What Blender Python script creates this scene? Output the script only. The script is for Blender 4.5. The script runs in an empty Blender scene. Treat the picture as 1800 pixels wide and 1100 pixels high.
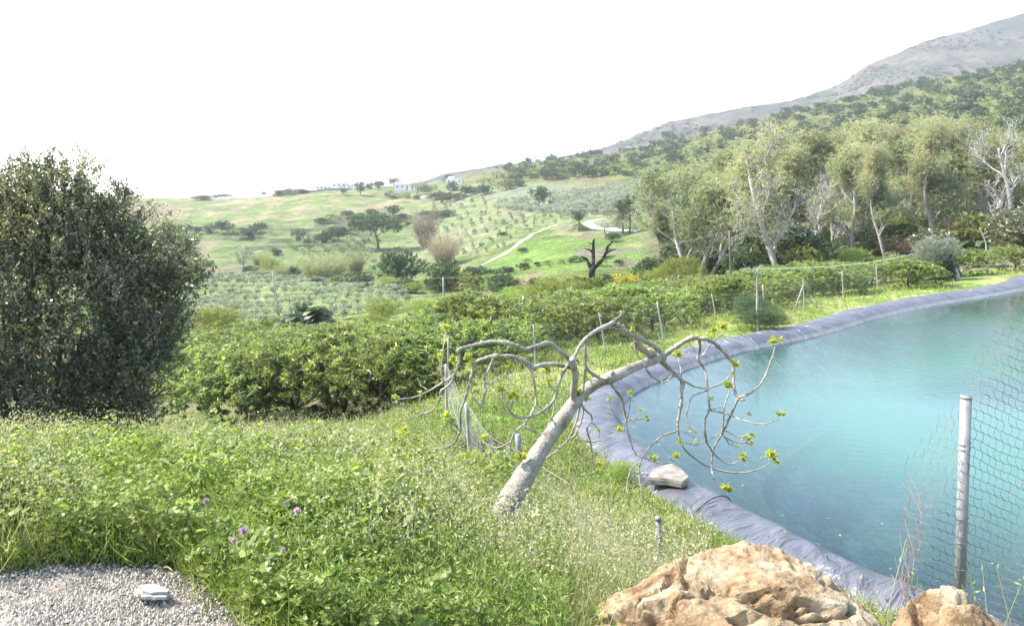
import bpy, bmesh, math
import numpy as np
from mathutils import Vector

# ------------------------------------------------------------------ camera, sky, sun, exposure
SC = bpy.context.scene
COL = SC.collection
F, YH, CX = 1400.0, 350.0, 900.0          # focal length and horizon used to read the place out of the photograph
cam = bpy.data.cameras.new("camera")
cam.lens = 28.0
cam.sensor_width = 36.0
cam.shift_y = -200.0 / 1800.0
cam.clip_start = 0.05
cam.clip_end = 9000
camo = bpy.data.objects.new("camera", cam)
camo.location = (0, 0, 0)
camo.rotation_euler = (math.radians(90), 0, 0)
COL.objects.link(camo)
SC.camera = camo

SUN_AZ, SUN_EL = math.radians(-82), math.radians(48)
world = bpy.data.worlds.new("World")
SC.world = world
world.use_nodes = True
wn = world.node_tree
bg = wn.nodes["Background"]
sky = wn.nodes.new("ShaderNodeTexSky")
sky.sky_type = 'NISHITA'
sky.sun_disc = False
sky.sun_elevation = SUN_EL
sky.sun_rotation = SUN_AZ
sky.air_density = 1.0
sky.dust_density = 1.0
sky.ozone_density = 1.0
wn.links.new(sky.outputs[0], bg.inputs[0])
bg.inputs[1].default_value = 0.15
sl = bpy.data.lights.new("sun", 'SUN')
sl.energy = 3.9
sl.angle = math.radians(0.5)
sl.color = (1.0, 0.95, 0.87)
so = bpy.data.objects.new("sun", sl)
sv = Vector((math.sin(SUN_AZ) * math.cos(SUN_EL), math.cos(SUN_AZ) * math.cos(SUN_EL), math.sin(SUN_EL)))
so.rotation_euler = sv.to_track_quat('Z', 'Y').to_euler()
COL.objects.link(so)
SC.view_settings.view_transform = 'Standard'
SC.view_settings.look = 'None'
SC.view_settings.gamma = 1.0
SC.view_settings.exposure = 1.86
SC.cycles.volume_bounces = 0
SC.cycles.max_bounces = 6
SC.cycles.diffuse_bounces = 3
SC.cycles.glossy_bounces = 2
SC.cycles.transmission_bounces = 3
SC.cycles.transparent_max_bounces = 8

HAZE = 0.00026
rng = np.random.default_rng(11)

# ------------------------------------------------------------------ noise
def _h(ix, iy, iz, s):
    n = (ix.astype(np.int64) * 374761393 + iy.astype(np.int64) * 668265263 + iz.astype(np.int64) * 2147483647 + s * 974711) & 0xffffffff
    n = ((n ^ (n >> 13)) * 1274126177) & 0xffffffff
    n = ((n ^ (n >> 16)) * 2246822519) & 0xffffffff
    return ((n ^ (n >> 15)) & 0xffffff) / float(0xffffff)

def n3(x, y, z, s=0):
    x = np.asarray(x, float); y = np.asarray(y, float) + 0 * x; z = np.asarray(z, float) + 0 * x
    ix, iy, iz = np.floor(x), np.floor(y), np.floor(z)
    fx, fy, fz = x - ix, y - iy, z - iz
    fx = fx * fx * (3 - 2 * fx); fy = fy * fy * (3 - 2 * fy); fz = fz * fz * (3 - 2 * fz)
    r = 0
    for a in (0, 1):
        for b in (0, 1):
            for c in (0, 1):
                r = r + _h(ix + a, iy + b, iz + c, s) * (fx if a else 1 - fx) * (fy if b else 1 - fy) * (fz if c else 1 - fz)
    return r

def fbm(x, y, z=0.0, o=4, s=0):
    r, a, t = 0, 1.0, 0
    for i in range(o):
        r = r + a * n3(np.asarray(x) * 2 ** i, np.asarray(y) * 2 ** i, np.asarray(z) * 2 ** i, s + i)
        t += a; a *= 0.5
    return r / t

def sstep(a, b, x):
    t = np.clip((x - a) / (b - a), 0, 1)
    return t * t * (3 - 2 * t)

def nrm(v):
    return v / np.maximum(np.linalg.norm(v, axis=-1, keepdims=True), 1e-9)

def rdir(n, r=rng):
    return nrm(r.normal(size=(n, 3)))

# ------------------------------------------------------------------ mesh building
class MB:
    def __init__(s): s.v = []; s.q = []; s.r = []; s.m = []; s.n = 0
    def add(s, v, f, rnd=0.5, mat=0):
        v = np.asarray(v, float).reshape(-1, 3); f = np.asarray(f, np.int64)
        if f.shape[1] == 3: f = np.concatenate([f, -np.ones((len(f), 1), np.int64)], 1)
        s.v.append(v); s.q.append(np.where(f >= 0, f + s.n, -1)); s.n += len(v)
        s.r.append(np.broadcast_to(np.asarray(rnd, float), (len(f),)))
        s.m.append(np.full(len(f), mat, np.int32))
        return s
    def mesh(s, name, mats, smooth=False):
        V = np.concatenate(s.v); Q = np.concatenate(s.q); R = np.concatenate(s.r); M = np.concatenate(s.m)
        me = bpy.data.meshes.new(name)
        cnt = np.where(Q[:, 3] >= 0, 4, 3)
        L = Q.ravel(); L = L[L >= 0]
        me.vertices.add(len(V)); me.vertices.foreach_set("co", V.astype(np.float32).ravel())
        me.loops.add(len(L)); me.loops.foreach_set("vertex_index", L.astype(np.int32))
        me.polygons.add(len(Q))
        st = np.zeros(len(Q), np.int32); st[1:] = np.cumsum(cnt)[:-1]
        me.polygons.foreach_set("loop_start", st)
        me.polygons.foreach_set("material_index", M)
        me.polygons.foreach_set("use_smooth", np.full(len(Q), smooth))
        a = me.attributes.new("rnd", 'FLOAT', 'FACE'); a.data.foreach_set("value", R.astype(np.float32))
        for m in mats if isinstance(mats, (list, tuple)) else [mats]: me.materials.append(m)
        me.update(calc_edges=True)
        return me

def link(name, data, parent=None, loc=None, rz=0.0, sc=None, label=None, cat=None, group=None, kind=None):
    o = bpy.data.objects.new(name, data)
    COL.objects.link(o)
    if parent is not None: o.parent = parent
    if loc is not None: o.location = [float(c) for c in loc]
    if rz: o.rotation_euler = (0, 0, float(rz))
    if sc is not None: o.scale = [float(c) for c in (sc if hasattr(sc, '__len__') else (sc, sc, sc))]
    if label: o["label"] = label
    if cat: o["category"] = cat
    if group: o["group"] = group
    if kind: o["kind"] = kind
    return o

def tube(P, R, k=6, cap=True):
    P = np.asarray(P, float); R = np.broadcast_to(np.asarray(R, float), (len(P),))
    T = nrm(np.gradient(P, axis=0))
    u = np.array([0.0, 0, 1]) if abs(T[0][2]) < 0.9 else np.array([1.0, 0, 0])
    A = np.zeros_like(P)
    a = nrm(np.cross(u, T[0]))
    for i in range(len(P)):
        a = a - T[i] * np.dot(a, T[i]); a = a / max(np.linalg.norm(a), 1e-9); A[i] = a
    B = np.cross(T, A)
    an = np.arange(k) * 2 * np.pi / k
    V = P[:, None, :] + R[:, None, None] * (np.cos(an)[None, :, None] * A[:, None, :] + np.sin(an)[None, :, None] * B[:, None, :])
    V = V.reshape(-1, 3)
    i = np.arange(len(P) - 1)[:, None] * k; j = np.arange(k)[None, :]; j2 = (j + 1) % k
    Q = np.stack([i + j, i + j2, i + k + j2, i + k + j], -1).reshape(-1, 4)
    if cap:
        V = np.concatenate([V, P[:1], P[-1:]])
        c0, c1 = len(V) - 2, len(V) - 1
        jj = np.arange(k); j3 = (jj + 1) % k; b = (len(P) - 1) * k
        t = np.concatenate([np.stack([j3, jj, np.full(k, c0)], -1), np.stack([b + jj, b + j3, np.full(k, c1)], -1)])
        Q = np.concatenate([Q, np.concatenate([t, -np.ones((len(t), 1), np.int64)], 1)])
    return V, Q

def smooth_line(P, n=6):
    P = np.asarray(P, float); out = []
    Q = np.vstack([2 * P[0] - P[1], P, 2 * P[-1] - P[-2]])
    for i in range(1, len(Q) - 2):
        t = np.linspace(0, 1, n, endpoint=False)[:, None]
        a, b, c, d = Q[i - 1], Q[i], Q[i + 1], Q[i + 2]
        out.append(0.5 * ((2 * b) + (-a + c) * t + (2 * a - 5 * b + 4 * c - d) * t ** 2 + (-a + 3 * b - 3 * c + d) * t ** 3))
    return np.vstack(out + [P[-1:]])

def box(c, s, rz=0.0):
    c = np.asarray(c, float); h = np.asarray(s, float) / 2
    v = np.array([[x, y, z] for x in (-1, 1) for y in (-1, 1) for z in (-1, 1)]) * h
    ca, sa = math.cos(rz), math.sin(rz)
    v = np.stack([v[:, 0] * ca - v[:, 1] * sa, v[:, 0] * sa + v[:, 1] * ca, v[:, 2]], 1) + c
    return v, np.array([[0, 1, 3, 2], [4, 6, 7, 5], [0, 4, 5, 1], [2, 3, 7, 6], [0, 2, 6, 4], [1, 5, 7, 3]])

def leaves(P, D, N, L, Wd, fold=0.0):
    n = len(P); L = np.broadcast_to(L, (n,))[:, None]; Wd = np.broadcast_to(Wd, (n,))[:, None]
    S = nrm(np.cross(D, N)); N2 = np.cross(S, D)
    mid = P + D * L * 0.45
    V = np.stack([P, mid + S * Wd / 2 + N2 * Wd * fold, P + D * L - N2 * L * 0.12, mid - S * Wd / 2 + N2 * Wd * fold], 1).reshape(-1, 3)
    return V, np.arange(4 * n).reshape(-1, 4)

DISC = np.array([[0, 0], [0.35, -0.28], [0.52, 0.1], [0.38, 0.5], [0, 0.72], [-0.38, 0.5], [-0.52, 0.1], [-0.35, -0.28]])
def discs(P, D, N, L):          # rounded mallow-like leaf, cupped
    n = len(P); L = np.broadcast_to(L, (n,))[:, None]
    S = nrm(np.cross(D, N)); N2 = np.cross(S, D)
    ring = [P + S * a * L + D * (b - 0.2) * L + N2 * L * (0.12 * (abs(a) + abs(b - 0.2)) + (0.05 if i % 2 else -0.05)) for i, (a, b) in enumerate(DISC)]
    V = np.stack(ring + [P], 1).reshape(-1, 3)
    b = (np.arange(n) * 9)[:, None]
    f = []
    for i in range(0, 8, 2):
        f.append(np.concatenate([b + 8, b + i, b + i + 1, b + (i + 2) % 8], 1))
    return V, np.stack(f, 1).reshape(-1, 4)

# ------------------------------------------------------------------ materials
def mat(name, rough=0.8, spec=0.3):
    m = bpy.data.materials.new(name); m.use_nodes = True
    nt = m.node_tree; p = nt.nodes["Principled BSDF"]
    p.inputs["Roughness"].default_value = rough
    p.inputs["Specular IOR Level"].default_value = spec
    return m, nt, p

def ND(nt, t, **k):
    n = nt.nodes.new(t)
    for a, b in k.items():
        if a.startswith("i_"):
            n.inputs[a[2:].replace("_", " ")].default_value = b
        else: setattr(n, a, b)
    return n

def ramp(nt, fac, stops):
    r = nt.nodes.new("ShaderNodeValToRGB")
    while len(r.color_ramp.elements) < len(stops): r.color_ramp.elements.new(0.5)
    for e, (p, c) in zip(r.color_ramp.elements, stops):
        e.position = p; e.color = (c[0], c[1], c[2], 1)
    if fac is not None: nt.links.new(fac, r.inputs[0])
    return r.outputs[0]

def leaf_mat(name, stops, rough=0.5, trans=0.35, spec=0.35, tint=(1.15, 1.2, 0.6), vary=0.12, gain=1.0):
    m, nt, p = mat(name, rough, spec)
    at = ND(nt, "ShaderNodeAttribute", attribute_name="rnd")
    c = ramp(nt, at.outputs["Fac"], [(q, tuple(min(.85, k * gain) for k in col)) for q, col in stops])
    oi = nt.nodes.new("ShaderNodeObjectInfo")
    hs = nt.nodes.new("ShaderNodeHueSaturation")
    mr = ND(nt, "ShaderNodeMapRange"); mr.inputs[3].default_value = 1 - vary * 2; mr.inputs[4].default_value = 1 + vary * 2
    nt.links.new(oi.outputs["Random"], mr.inputs[0]); nt.links.new(mr.outputs[0], hs.inputs["Value"])
    mr2 = ND(nt, "ShaderNodeMapRange"); mr2.inputs[3].default_value = 0.5 - vary * 0.15; mr2.inputs[4].default_value = 0.5 + vary * 0.15
    nt.links.new(oi.outputs["Random"], mr2.inputs[0]); nt.links.new(mr2.outputs[0], hs.inputs["Hue"])
    nt.links.new(c, hs.inputs["Color"])
    nt.links.new(hs.outputs[0], p.inputs["Base Color"])
    if trans > 0:
        tr = nt.nodes.new("ShaderNodeBsdfTranslucent")
        mx = ND(nt, "ShaderNodeMix", data_type='RGBA', blend_type='MULTIPLY'); mx.inputs[0].default_value = 1
        nt.links.new(hs.outputs[0], mx.inputs[6]); mx.inputs[7].default_value = (*tint, 1)
        nt.links.new(mx.outputs[2], tr.inputs[0])
        ms = nt.nodes.new("ShaderNodeMixShader"); ms.inputs[0].default_value = trans
        nt.links.new(p.outputs[0], ms.inputs[1]); nt.links.new(tr.outputs[0], ms.inputs[2])
        nt.links.new(ms.outputs[0], nt.nodes["Material Output"].inputs[0])
    return m

def noise_mat(name, stops, scale=5.0, rough=0.85, bump=0.3, spec=0.25, detail=6, bscale=None, stretch=None, dist=0.02):
    m, nt, p = mat(name, rough, spec)
    tc = nt.nodes.new("ShaderNodeTexCoord"); src = tc.outputs["Object"]
    if stretch:
        mp = nt.nodes.new("ShaderNodeMapping"); mp.inputs["Scale"].default_value = stretch
        nt.links.new(src, mp.inputs[0]); src = mp.outputs[0]
    n = ND(nt, "ShaderNodeTexNoise"); n.inputs["Scale"].default_value = scale; n.inputs["Detail"].default_value = detail
    n.inputs["Roughness"].default_value = 0.65
    nt.links.new(src, n.inputs["Vector"])
    nt.links.new(ramp(nt, n.outputs["Fac"], stops), p.inputs["Base Color"])
    n2 = ND(nt, "ShaderNodeTexNoise"); n2.inputs["Scale"].default_value = bscale or scale * 3; n2.inputs["Detail"].default_value = 5
    nt.links.new(src, n2.inputs["Vector"])
    b = nt.nodes.new("ShaderNodeBump"); b.inputs["Strength"].default_value = bump; b.inputs["Distance"].default_value = dist
    nt.links.new(n2.outputs["Fac"], b.inputs["Height"]); nt.links.new(b.outputs[0], p.inputs["Normal"])
    return m

# ------------------------------------------------------------------ pond outline (waterline), read on the level z = -5
WZ = -5.0
def WP(px, py, z=WZ):
    Y = -z * F / (py - YH); return [(px - CX) / F * Y, Y]
_wl = [(1640, 1063), (1530, 1012), (1450, 976), (1367, 932), (1283, 891), (1213, 850), (1160, 815), (1122, 788), (1098, 762), (1087, 740),
       (1090, 715), (1108, 692), (1155, 671), (1220, 645), (1300, 619), (1400, 600), (1450, 588), (1550, 558), (1650, 536), (1800, 510)]
_p = [WP(*q) for q in _wl] + [[33, 49], [39, 51], [45, 47], [48, 38], [44, 24], [34, 12], [22, 6.8], [12, 6.2], [7.6, 7.6]]
_p = np.array(_p)
def closed_smooth(P, n=8):
    m = len(P); out = []
    for i in range(m):
        a, b, c, d = P[(i - 1) % m], P[i], P[(i + 1) % m], P[(i + 2) % m]
        t = np.linspace(0, 1, n, endpoint=False)[:, None]
        out.append(0.5 * ((2 * b) + (-a + c) * t + (2 * a - 5 * b + 4 * c - d) * t ** 2 + (-a + 3 * b - 3 * c + d) * t ** 3))
    return np.vstack(out)
def resample(P, ds):
    Q = np.vstack([P, P[:1]]); s = np.concatenate([[0], np.cumsum(np.linalg.norm(np.diff(Q, axis=0), axis=1))])
    n = int(s[-1] / ds); t = np.linspace(0, s[-1], n, endpoint=False)
    return np.stack([np.interp(t, s, Q[:, 0]), np.interp(t, s, Q[:, 1])], 1)
POND = closed_smooth(_p)
for _ in range(6):
    POND = resample(POND, 0.6); POND = (np.roll(POND, 1, 0) + 2 * POND + np.roll(POND, -1, 0)) / 4
POND = np.roll(POND, -int(np.argmin(np.hypot(POND[:,0]-44, POND[:,1]-24))), 0)
POND_C = resample(POND, 1.2)

def pond_sd(X, Y):
    """signed distance to the waterline, negative over the water"""
    X = np.asarray(X, float); Y = np.asarray(Y, float); sh = X.shape
    x, y = X.ravel(), Y.ravel(); out = np.full(len(x), 30.0)
    near = (x > -12) & (x < 62) & (y > -8) & (y < 66)
    idx = np.nonzero(near)[0]
    A = POND_C; B = np.roll(POND_C, -1, 0)
    for k in range(0, len(idx), 20000):
        ii = idx[k:k + 20000]; qx, qy = x[ii][:, None], y[ii][:, None]
        dx, dy = (B - A)[:, 0], (B - A)[:, 1]
        t = np.clip(((qx - A[:, 0]) * dx + (qy - A[:, 1]) * dy) / (dx * dx + dy * dy), 0, 1)
        d = np.sqrt((qx - A[:, 0] - t * dx) ** 2 + (qy - A[:, 1] - t * dy) ** 2).min(1)
        cr = ((A[:, 1] > qy) != (B[:, 1] > qy)) & (qx < (B[:, 0] - A[:, 0]) * (qy - A[:, 1]) / (B[:, 1] - A[:, 1] + 1e-12) + A[:, 0])
        ins = cr.sum(1) % 2 == 1
        out[ii] = np.where(ins, -d, d)
    return out.reshape(sh)

# ------------------------------------------------------------------ terrain heights: columns (picture x) by stations (metres)
_ny = [1.0, 2, 3.5, 5, 8, 11, 14, 18, 22, 28, 35, 45]
_nz = {-900: [-1.6, -1.6, -1.6, -1.8, -2.5, -3.3, -4.2, -5.3, -6.3, -7.6, -8.3, -9.4],
       0:    [-1.6, -1.6, -1.6, -1.88, -2.7, -3.5, -4.4, -5.5, -6.5, -7.7, -8.5, -9.4],
       300:  [-1.6, -1.6, -1.62, -1.9, -2.75, -3.6, -4.5, -5.6, -6.5, -7.7, -8.6, -9.6],
       600:  [-1.6, -1.6, -1.66, -1.98, -2.8, -3.65, -4.5, -5.5, -6.4, -7.5, -8.3, -9.2],
       900:  [-1.6, -1.65, -1.8, -2.2, -3.0, -3.8, -4.35, -4.85, -5.1, -5.5, -6.4, -7.9],
       1100: [-1.6, -1.7, -1.95, -2.45, -3.6, -4.4, -4.75, -4.85, -4.85, -5.0, -6.0, -7.0],
       1300: [-1.6, -1.7, -2.0, -2.8, -4.1, -4.8, -4.85, -4.85, -4.85, -4.9, -5.1, -6.0],
       1500: [-1.6, -1.7, -2.2, -3.1, -4.5, -4.85, -4.85, -4.85, -4.85, -4.85, -4.9, -5.3],
       1800: [-1.6, -1.7, -2.4, -3.4, -4.75, -4.85, -4.85, -4.85, -4.85, -4.85, -4.85, -4.9],
       2500: [-1.6, -1.7, -2.4, -3.4, -4.75, -4.85, -4.85, -4.85, -4.85, -4.85, -4.85, -4.9]}
_fy = [60, 80, 100, 130, 170, 220, 280, 360, 450, 560, 700]
_fp = {-900: [590, 565, 550, 525, 495, 470, 445, 412, 382, 352, 352],
       0:    [600, 575, 562, 535, 503, 478, 450, 415, 380, 350, 349],
       300:  [600, 578, 562, 535, 503, 478, 450, 415, 380, 350, 352],
       450:  [600, 578, 562, 532, 500, 475, 448, 412, 375, 345, 347],
       600:  [592, 572, 555, 522, 497, 475, 450, 410, 368, 333, 333],
       750:  [585, 560, 540, 520, 500, 476, 445, 405, 365, 338, 323],
       900:  [583, 555, 525, 500, 470, 440, 410, 372, 334, 306, 290],
       1000: [570, 535, 501, 478, 450, 422, 394, 356, 318, 294, 281],
       1100: [550, 518, 495, 475, 445, 412, 382, 344, 308, 284, 266],
       1200: [530, 500, 480, 462, 430, 392, 360, 322, 288, 262, 243],
       1300: [513, 490, 469, 450, 415, 374, 340, 302, 267, 240, 220],
       1500: [495, 470, 452, 430, 390, 345, 305, 262, 222, 192, 170],
       1800: [468, 436, 410, 380, 340, 292, 248, 202, 162, 132, 112],
       2500: [468, 430, 400, 360, 310, 250, 190, 130, 80, 40, 10]}
def pchip(x, y, xq):
    x = np.asarray(x, float); y = np.asarray(y, float); h = np.diff(x); d = np.diff(y) / h
    m = np.zeros(len(x)); m[0], m[-1] = d[0], d[-1]
    for i in range(1, len(x) - 1):
        if d[i - 1] * d[i] > 0:
            w1, w2 = 2 * h[i] + h[i - 1], h[i] + 2 * h[i - 1]
            m[i] = (w1 + w2) / (w1 / d[i - 1] + w2 / d[i])
    i = np.clip(np.searchsorted(x, xq) - 1, 0, len(x) - 2); t = (xq - x[i]) / h[i]
    t = np.clip(t, 0, 1)
    return ((2 * t ** 3 - 3 * t ** 2 + 1) * y[i] + (t ** 3 - 2 * t ** 2 + t) * h[i] * m[i] + (-2 * t ** 3 + 3 * t ** 2) * y[i + 1] + (t ** 3 - t ** 2) * h[i] * m[i + 1])
NT, NP = 260, 171
TQ = np.linspace(0, math.log(700), NT); PQ = np.linspace(-900, 2500, NP)
_cols = sorted(_fp)
_tab = []
_nk = sorted(_nz)
for c in _cols:
    near = [np.interp(c, _nk, [_nz[k][i] for k in _nk]) for i in range(len(_ny))]
    far = [(YH - p) / F * y for p, y in zip(_fp[c], _fy)]
    _tab.append(pchip(np.log(_ny + _fy), near + far, TQ))
_tab = np.array(_tab)
ZT = np.array([pchip(_cols, _tab[:, j], PQ) for j in range(NT)]).T     # (NP, NT)
for _ in range(2): ZT[1:-1] = (ZT[:-2] + 2 * ZT[1:-1] + ZT[2:]) / 4

def base_z(X, Y):
    Yc = np.clip(Y, 1.0, None)
    px = np.clip(CX + F * np.asarray(X) / Yc, -900, 2500); t = np.log(np.clip(Yc, 1, 700))
    a = (px + 900) / 3400 * (NP - 1); b = t / TQ[-1] * (NT - 1)
    i = np.clip(a.astype(int), 0, NP - 2); j = np.clip(b.astype(int), 0, NT - 2); fa, fb = a - i, b - j
    z = ZT[i, j] * (1 - fa) * (1 - fb) + ZT[i + 1, j] * fa * (1 - fb) + ZT[i, j + 1] * (1 - fa) * fb + ZT[i + 1, j + 1] * fa * fb
    return np.where(Y > 700, z - (Y - 700) * 0.12, z)

def terraces(X, Y, z):
    px = CX + F * X / np.maximum(Y, 1)
    m = sstep(360, 385, px) * sstep(665, 640, px) * sstep(285, 295, Y) * sstep(392, 380, Y)
    return m, np.mod(z, 1.5) / 1.5
def gz(X, Y, sd=None):
    X = np.asarray(X, float); Y = np.asarray(Y, float)
    z = base_z(X, Y)
    if sd is None: sd = pond_sd(X, Y)
    rough = sstep(3.4, 6, Y)
    z = z + rough * (fbm(X * 0.8, Y * 0.8, 0, 3, 5) - 0.5) * 0.16 * sstep(1.8, 4, sd)
    z = z + (fbm(X / 22, Y / 22, 0, 4, 9) - 0.5) * np.clip(Y * 0.011 - 0.35, 0, 3.6)
    z = z + (fbm(X / 4.5, Y / 4.5, 0, 3, 19) - 0.5) * np.clip(Y * 0.006 - 0.15, 0, 0.8)
    tm, tf = terraces(X, Y, z)
    z = z + tm * 1.5 * (sstep(.0, .3, tf) - tf)
    out = np.where(sd > 1.1, -4.86 + (z + 4.86) * sstep(1.6, 6.0, sd), z)
    ins = -5.15 - np.clip(-sd, 0, 5) * 0.55
    rim = -5.02 + 0.16 * sstep(0.75, 1.1, sd)
    out = np.where(sd < 1.1, np.where(sd < 0, ins, rim - 0.1 * (sd < .8)), out)
    return out

# visible ground under a picture point
_ys = np.exp(np.linspace(math.log(2.0), math.log(699), 900)); _pg = np.arange(-300, 2101, 12.0)
_XX = (_pg[:, None] - CX) / F * _ys[None, :]
_ZZ = gz(_XX, _ys[None, :] + 0 * _XX)
_PY = YH - F * _ZZ / _ys[None, :]
_PM = np.minimum.accumulate(_PY, axis=1)
def G(px, py):
    k = int(np.clip(round((px + 300) / 12), 0, len(_pg) - 1))
    i = int(np.argmax(_PM[k] <= py)) if (_PM[k] <= py).any() else len(_ys) - 1
    Y = float(_ys[i]); X = (px - CX) / F * Y
    return X, Y, float(gz(X, Y))
def W(px, py, Y):
    return np.array([(px - CX) / F * Y, Y, (YH - py) / F * Y])
# ------------------------------------------------------------------ ground sheet
def in_poly(px, py, poly):
    P = np.array(poly, float); Q = np.roll(P, -1, 0); r = np.zeros(np.shape(px), bool)
    for (x1, y1), (x2, y2) in zip(P, Q):
        c = ((y1 > py) != (y2 > py)) & (px < (x2 - x1) * (py - y1) / (y2 - y1 + 1e-9) + x1)
        r ^= c
    return r
def line_dist(px, py, pts):
    d = np.full(np.shape(px), 1e9)
    for (x1, y1), (x2, y2) in zip(pts[:-1], pts[1:]):
        dx, dy = x2 - x1, y2 - y1
        t = np.clip(((px - x1) * dx + (py - y1) * dy) / (dx * dx + dy * dy), 0, 1)
        d = np.minimum(d, np.hypot(px - x1 - t * dx, py - y1 - t * dy))
    return d

def gravel_mask(X, Y):
    e = (fbm(X * 1.6, Y * 1.6, 3, 3, 31) - 0.5) * 0.5
    return sstep(0.12, -0.12, Y - 3.42 + e) * sstep(0.15, -0.15, X + 1.0 + (Y - 3.0) * 1.05 + e * 0.6)

def ground_color(X, Y, Z, sd):
    px = CX + F * X / np.maximum(Y, 0.5); py = YH - F * Z / np.maximum(Y, 0.5)
    n1 = fbm(X / 9, Y / 9, 0, 4, 41)[:, None]; n2 = fbm(X / 2.2, Y / 2.2, 0, 4, 43)[:, None]; n4 = fbm(X / 30, Y / 30, 0, 3, 47)[:, None]
    def C(*c): return np.array(c)[None, :]
    def mixc(a, b, t): return a + (b - a) * t
    c = mixc(C(.15, .21, .055), C(.27, .27, .12), sstep(.42, .62, n1))
    c = mixc(c, C(.11, .22, .035), sstep(.55, .68, n2) * 0.7)
    def reg(c, m, col, k=1.0): return mixc(c, col, (m * k)[:, None])
    w = (fbm(X / 12, Y / 12, 5, 3, 51) - 0.5) * 30
    wx, wy = px + w * 1.2, py + w * 0.5
    far = Y > 60
    # field under the ridge on the far hill
    f = in_poly(wx, wy, [(250, 350), (480, 345), (620, 335), (770, 345), (765, 372), (700, 388), (560, 385), (430, 392), (330, 392)]) & far
    c = reg(c, f, mixc(C(.20, .26, .08), C(.36, .31, .17), sstep(.4, .62, n1)))
    c = reg(c, in_poly(px + w * .3, py, [(180, 362), (325, 362), (312, 372), (285, 390), (180, 395)]) & far, C(.30, .21, .14), .8)
    # terraces
    t = in_poly(wx, py, [(360, 405), (640, 398), (660, 470), (360, 475)]) & far
    c = reg(c, t, C(.19, .26, .08), .7)
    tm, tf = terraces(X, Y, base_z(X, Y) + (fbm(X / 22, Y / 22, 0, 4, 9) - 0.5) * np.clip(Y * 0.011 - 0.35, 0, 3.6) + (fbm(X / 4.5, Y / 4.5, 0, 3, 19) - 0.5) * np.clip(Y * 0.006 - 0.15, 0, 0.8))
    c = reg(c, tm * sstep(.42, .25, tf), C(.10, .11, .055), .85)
    c = reg(c, in_poly(wx, py, [(560, 380), (640, 375), (720, 378), (700, 398), (600, 400)]) & far, C(.13, .12, .08), .8)
    # hillside plots with saplings, pale dusty grass
    s = in_poly(wx, wy, [(740, 345), (860, 330), (1090, 375), (1030, 400), (900, 400), (840, 450), (740, 470), (700, 430)]) & far
    c = reg(c, s, mixc(C(.19, .26, .07), C(.32, .31, .18), sstep(.42, .6, n2)))
    # bright meadow
    b = in_poly(wx, wy, [(830, 480), (880, 448), (930, 425), (1010, 420), (1130, 432), (1140, 470), (1060, 472), (960, 480), (880, 500)]) & far
    c = reg(c, b, mixc(C(.15, .29, .05), C(.23, .31, .08), n2), .95)
    for poly, col in (([(1000, 445), (1020, 436), (1110, 434), (1140, 440), (1090, 446), (1030, 454)], (.26, .2, .17)),
                      ([(895, 500), (930, 478), (965, 474), (940, 490), (905, 505)], (.30, .2, .15)),
                      ([(1010, 420), (1030, 412), (1060, 414), (1050, 424)], (.26, .2, .15)),
                      ([(1065, 470), (1110, 455), (1130, 470), (1090, 478)], (.2, .17, .13)),
                      ([(1280, 425), (1340, 420), (1420, 430), (1350, 440)], (.34, .22, .16)),
                      ([(330, 470), (430, 462), (440, 475), (360, 485)], (.28, .24, .17)),
                      ([(350, 425), (390, 420), (372, 460), (350, 455)], (.27, .24, .14))):
        c = reg(c, in_poly(wx, wy, poly) & far, C(*col), .85)
    # red cut bank and upper grove
    c = reg(c, in_poly(wx, py, [(840, 345), (900, 325), (960, 318), (1130, 318), (1140, 378), (1000, 378), (900, 372)]) & far, C(.24, .27, .16), .9)
    # scrub on the big hillside
    sc = sstep(0, 12, px - 790 - (330 - py) * 1.2) * sstep(378, 355, py + (px < 1130) * 45) * far
    c = reg(c, sc, mixc(mixc(C(.12, .15, .05), C(.22, .22, .07), sstep(.35, .6, n1)), C(.25, .2, .15), sstep(.68, .8, n2) * .6))
    c = reg(c, in_poly(wx * .4 + px * .6, py, [(1015, 316), (1025, 306), (1055, 303), (1064, 316)]) & far, C(.30, .19, .13))
    # under the eucalyptus belt
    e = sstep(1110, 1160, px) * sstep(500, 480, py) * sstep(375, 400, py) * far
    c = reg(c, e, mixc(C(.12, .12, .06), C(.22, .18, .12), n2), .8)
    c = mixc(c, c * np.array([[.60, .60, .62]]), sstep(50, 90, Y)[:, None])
    # lower olive plot
    o = in_poly(px, py, [(200, 572), (330, 480), (560, 482), (760, 500), (760, 520), (560, 572)]) & far
    c = reg(c, o, mixc(C(.12, .18, .055), C(.20, .21, .10), sstep(.35, .65, n2)))
    # orchard floor
    oc = ((Y > 24) & (Y < 70) & (sd > 3.5)).astype(float) * sstep(55, 40, np.abs(Y - 46) + 18 * (Y < 30))
    c = reg(c, oc, mixc(C(.13, .13, .06), C(.2, .17, .12), n2), .85)
    # clover strip between fence and liner, bank below the fig
    bnk = (sd > 0) & (sd < 9) & (Y > 9)
    c = reg(c, bnk, mixc(C(.17, .24, .06), C(.29, .29, .11), sstep(.4, .65, n2)), .9)
    nr = (Y < 24) & (sd > 1.2)
    c = reg(c, nr & ~bnk, mixc(C(.10, .12, .045), C(.24, .22, .12), sstep(.38, .62, n2)))
    c = reg(c, (sd < 1.0), mixc(C(.11, .13, .17), C(.20, .20, .16), sstep(.45, .6, fbm(X / .8, Y / .8, 0, 4, 53)[:, None])))  # mottled pond bed; its pale blue paints in sky reflected on the shallows
    g = gravel_mask(X, Y)
    c = reg(c, g, mixc(C(.33, .28, .225), C(.42, .37, .30), n2))
    return np.clip(c, 0, 1)

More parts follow.
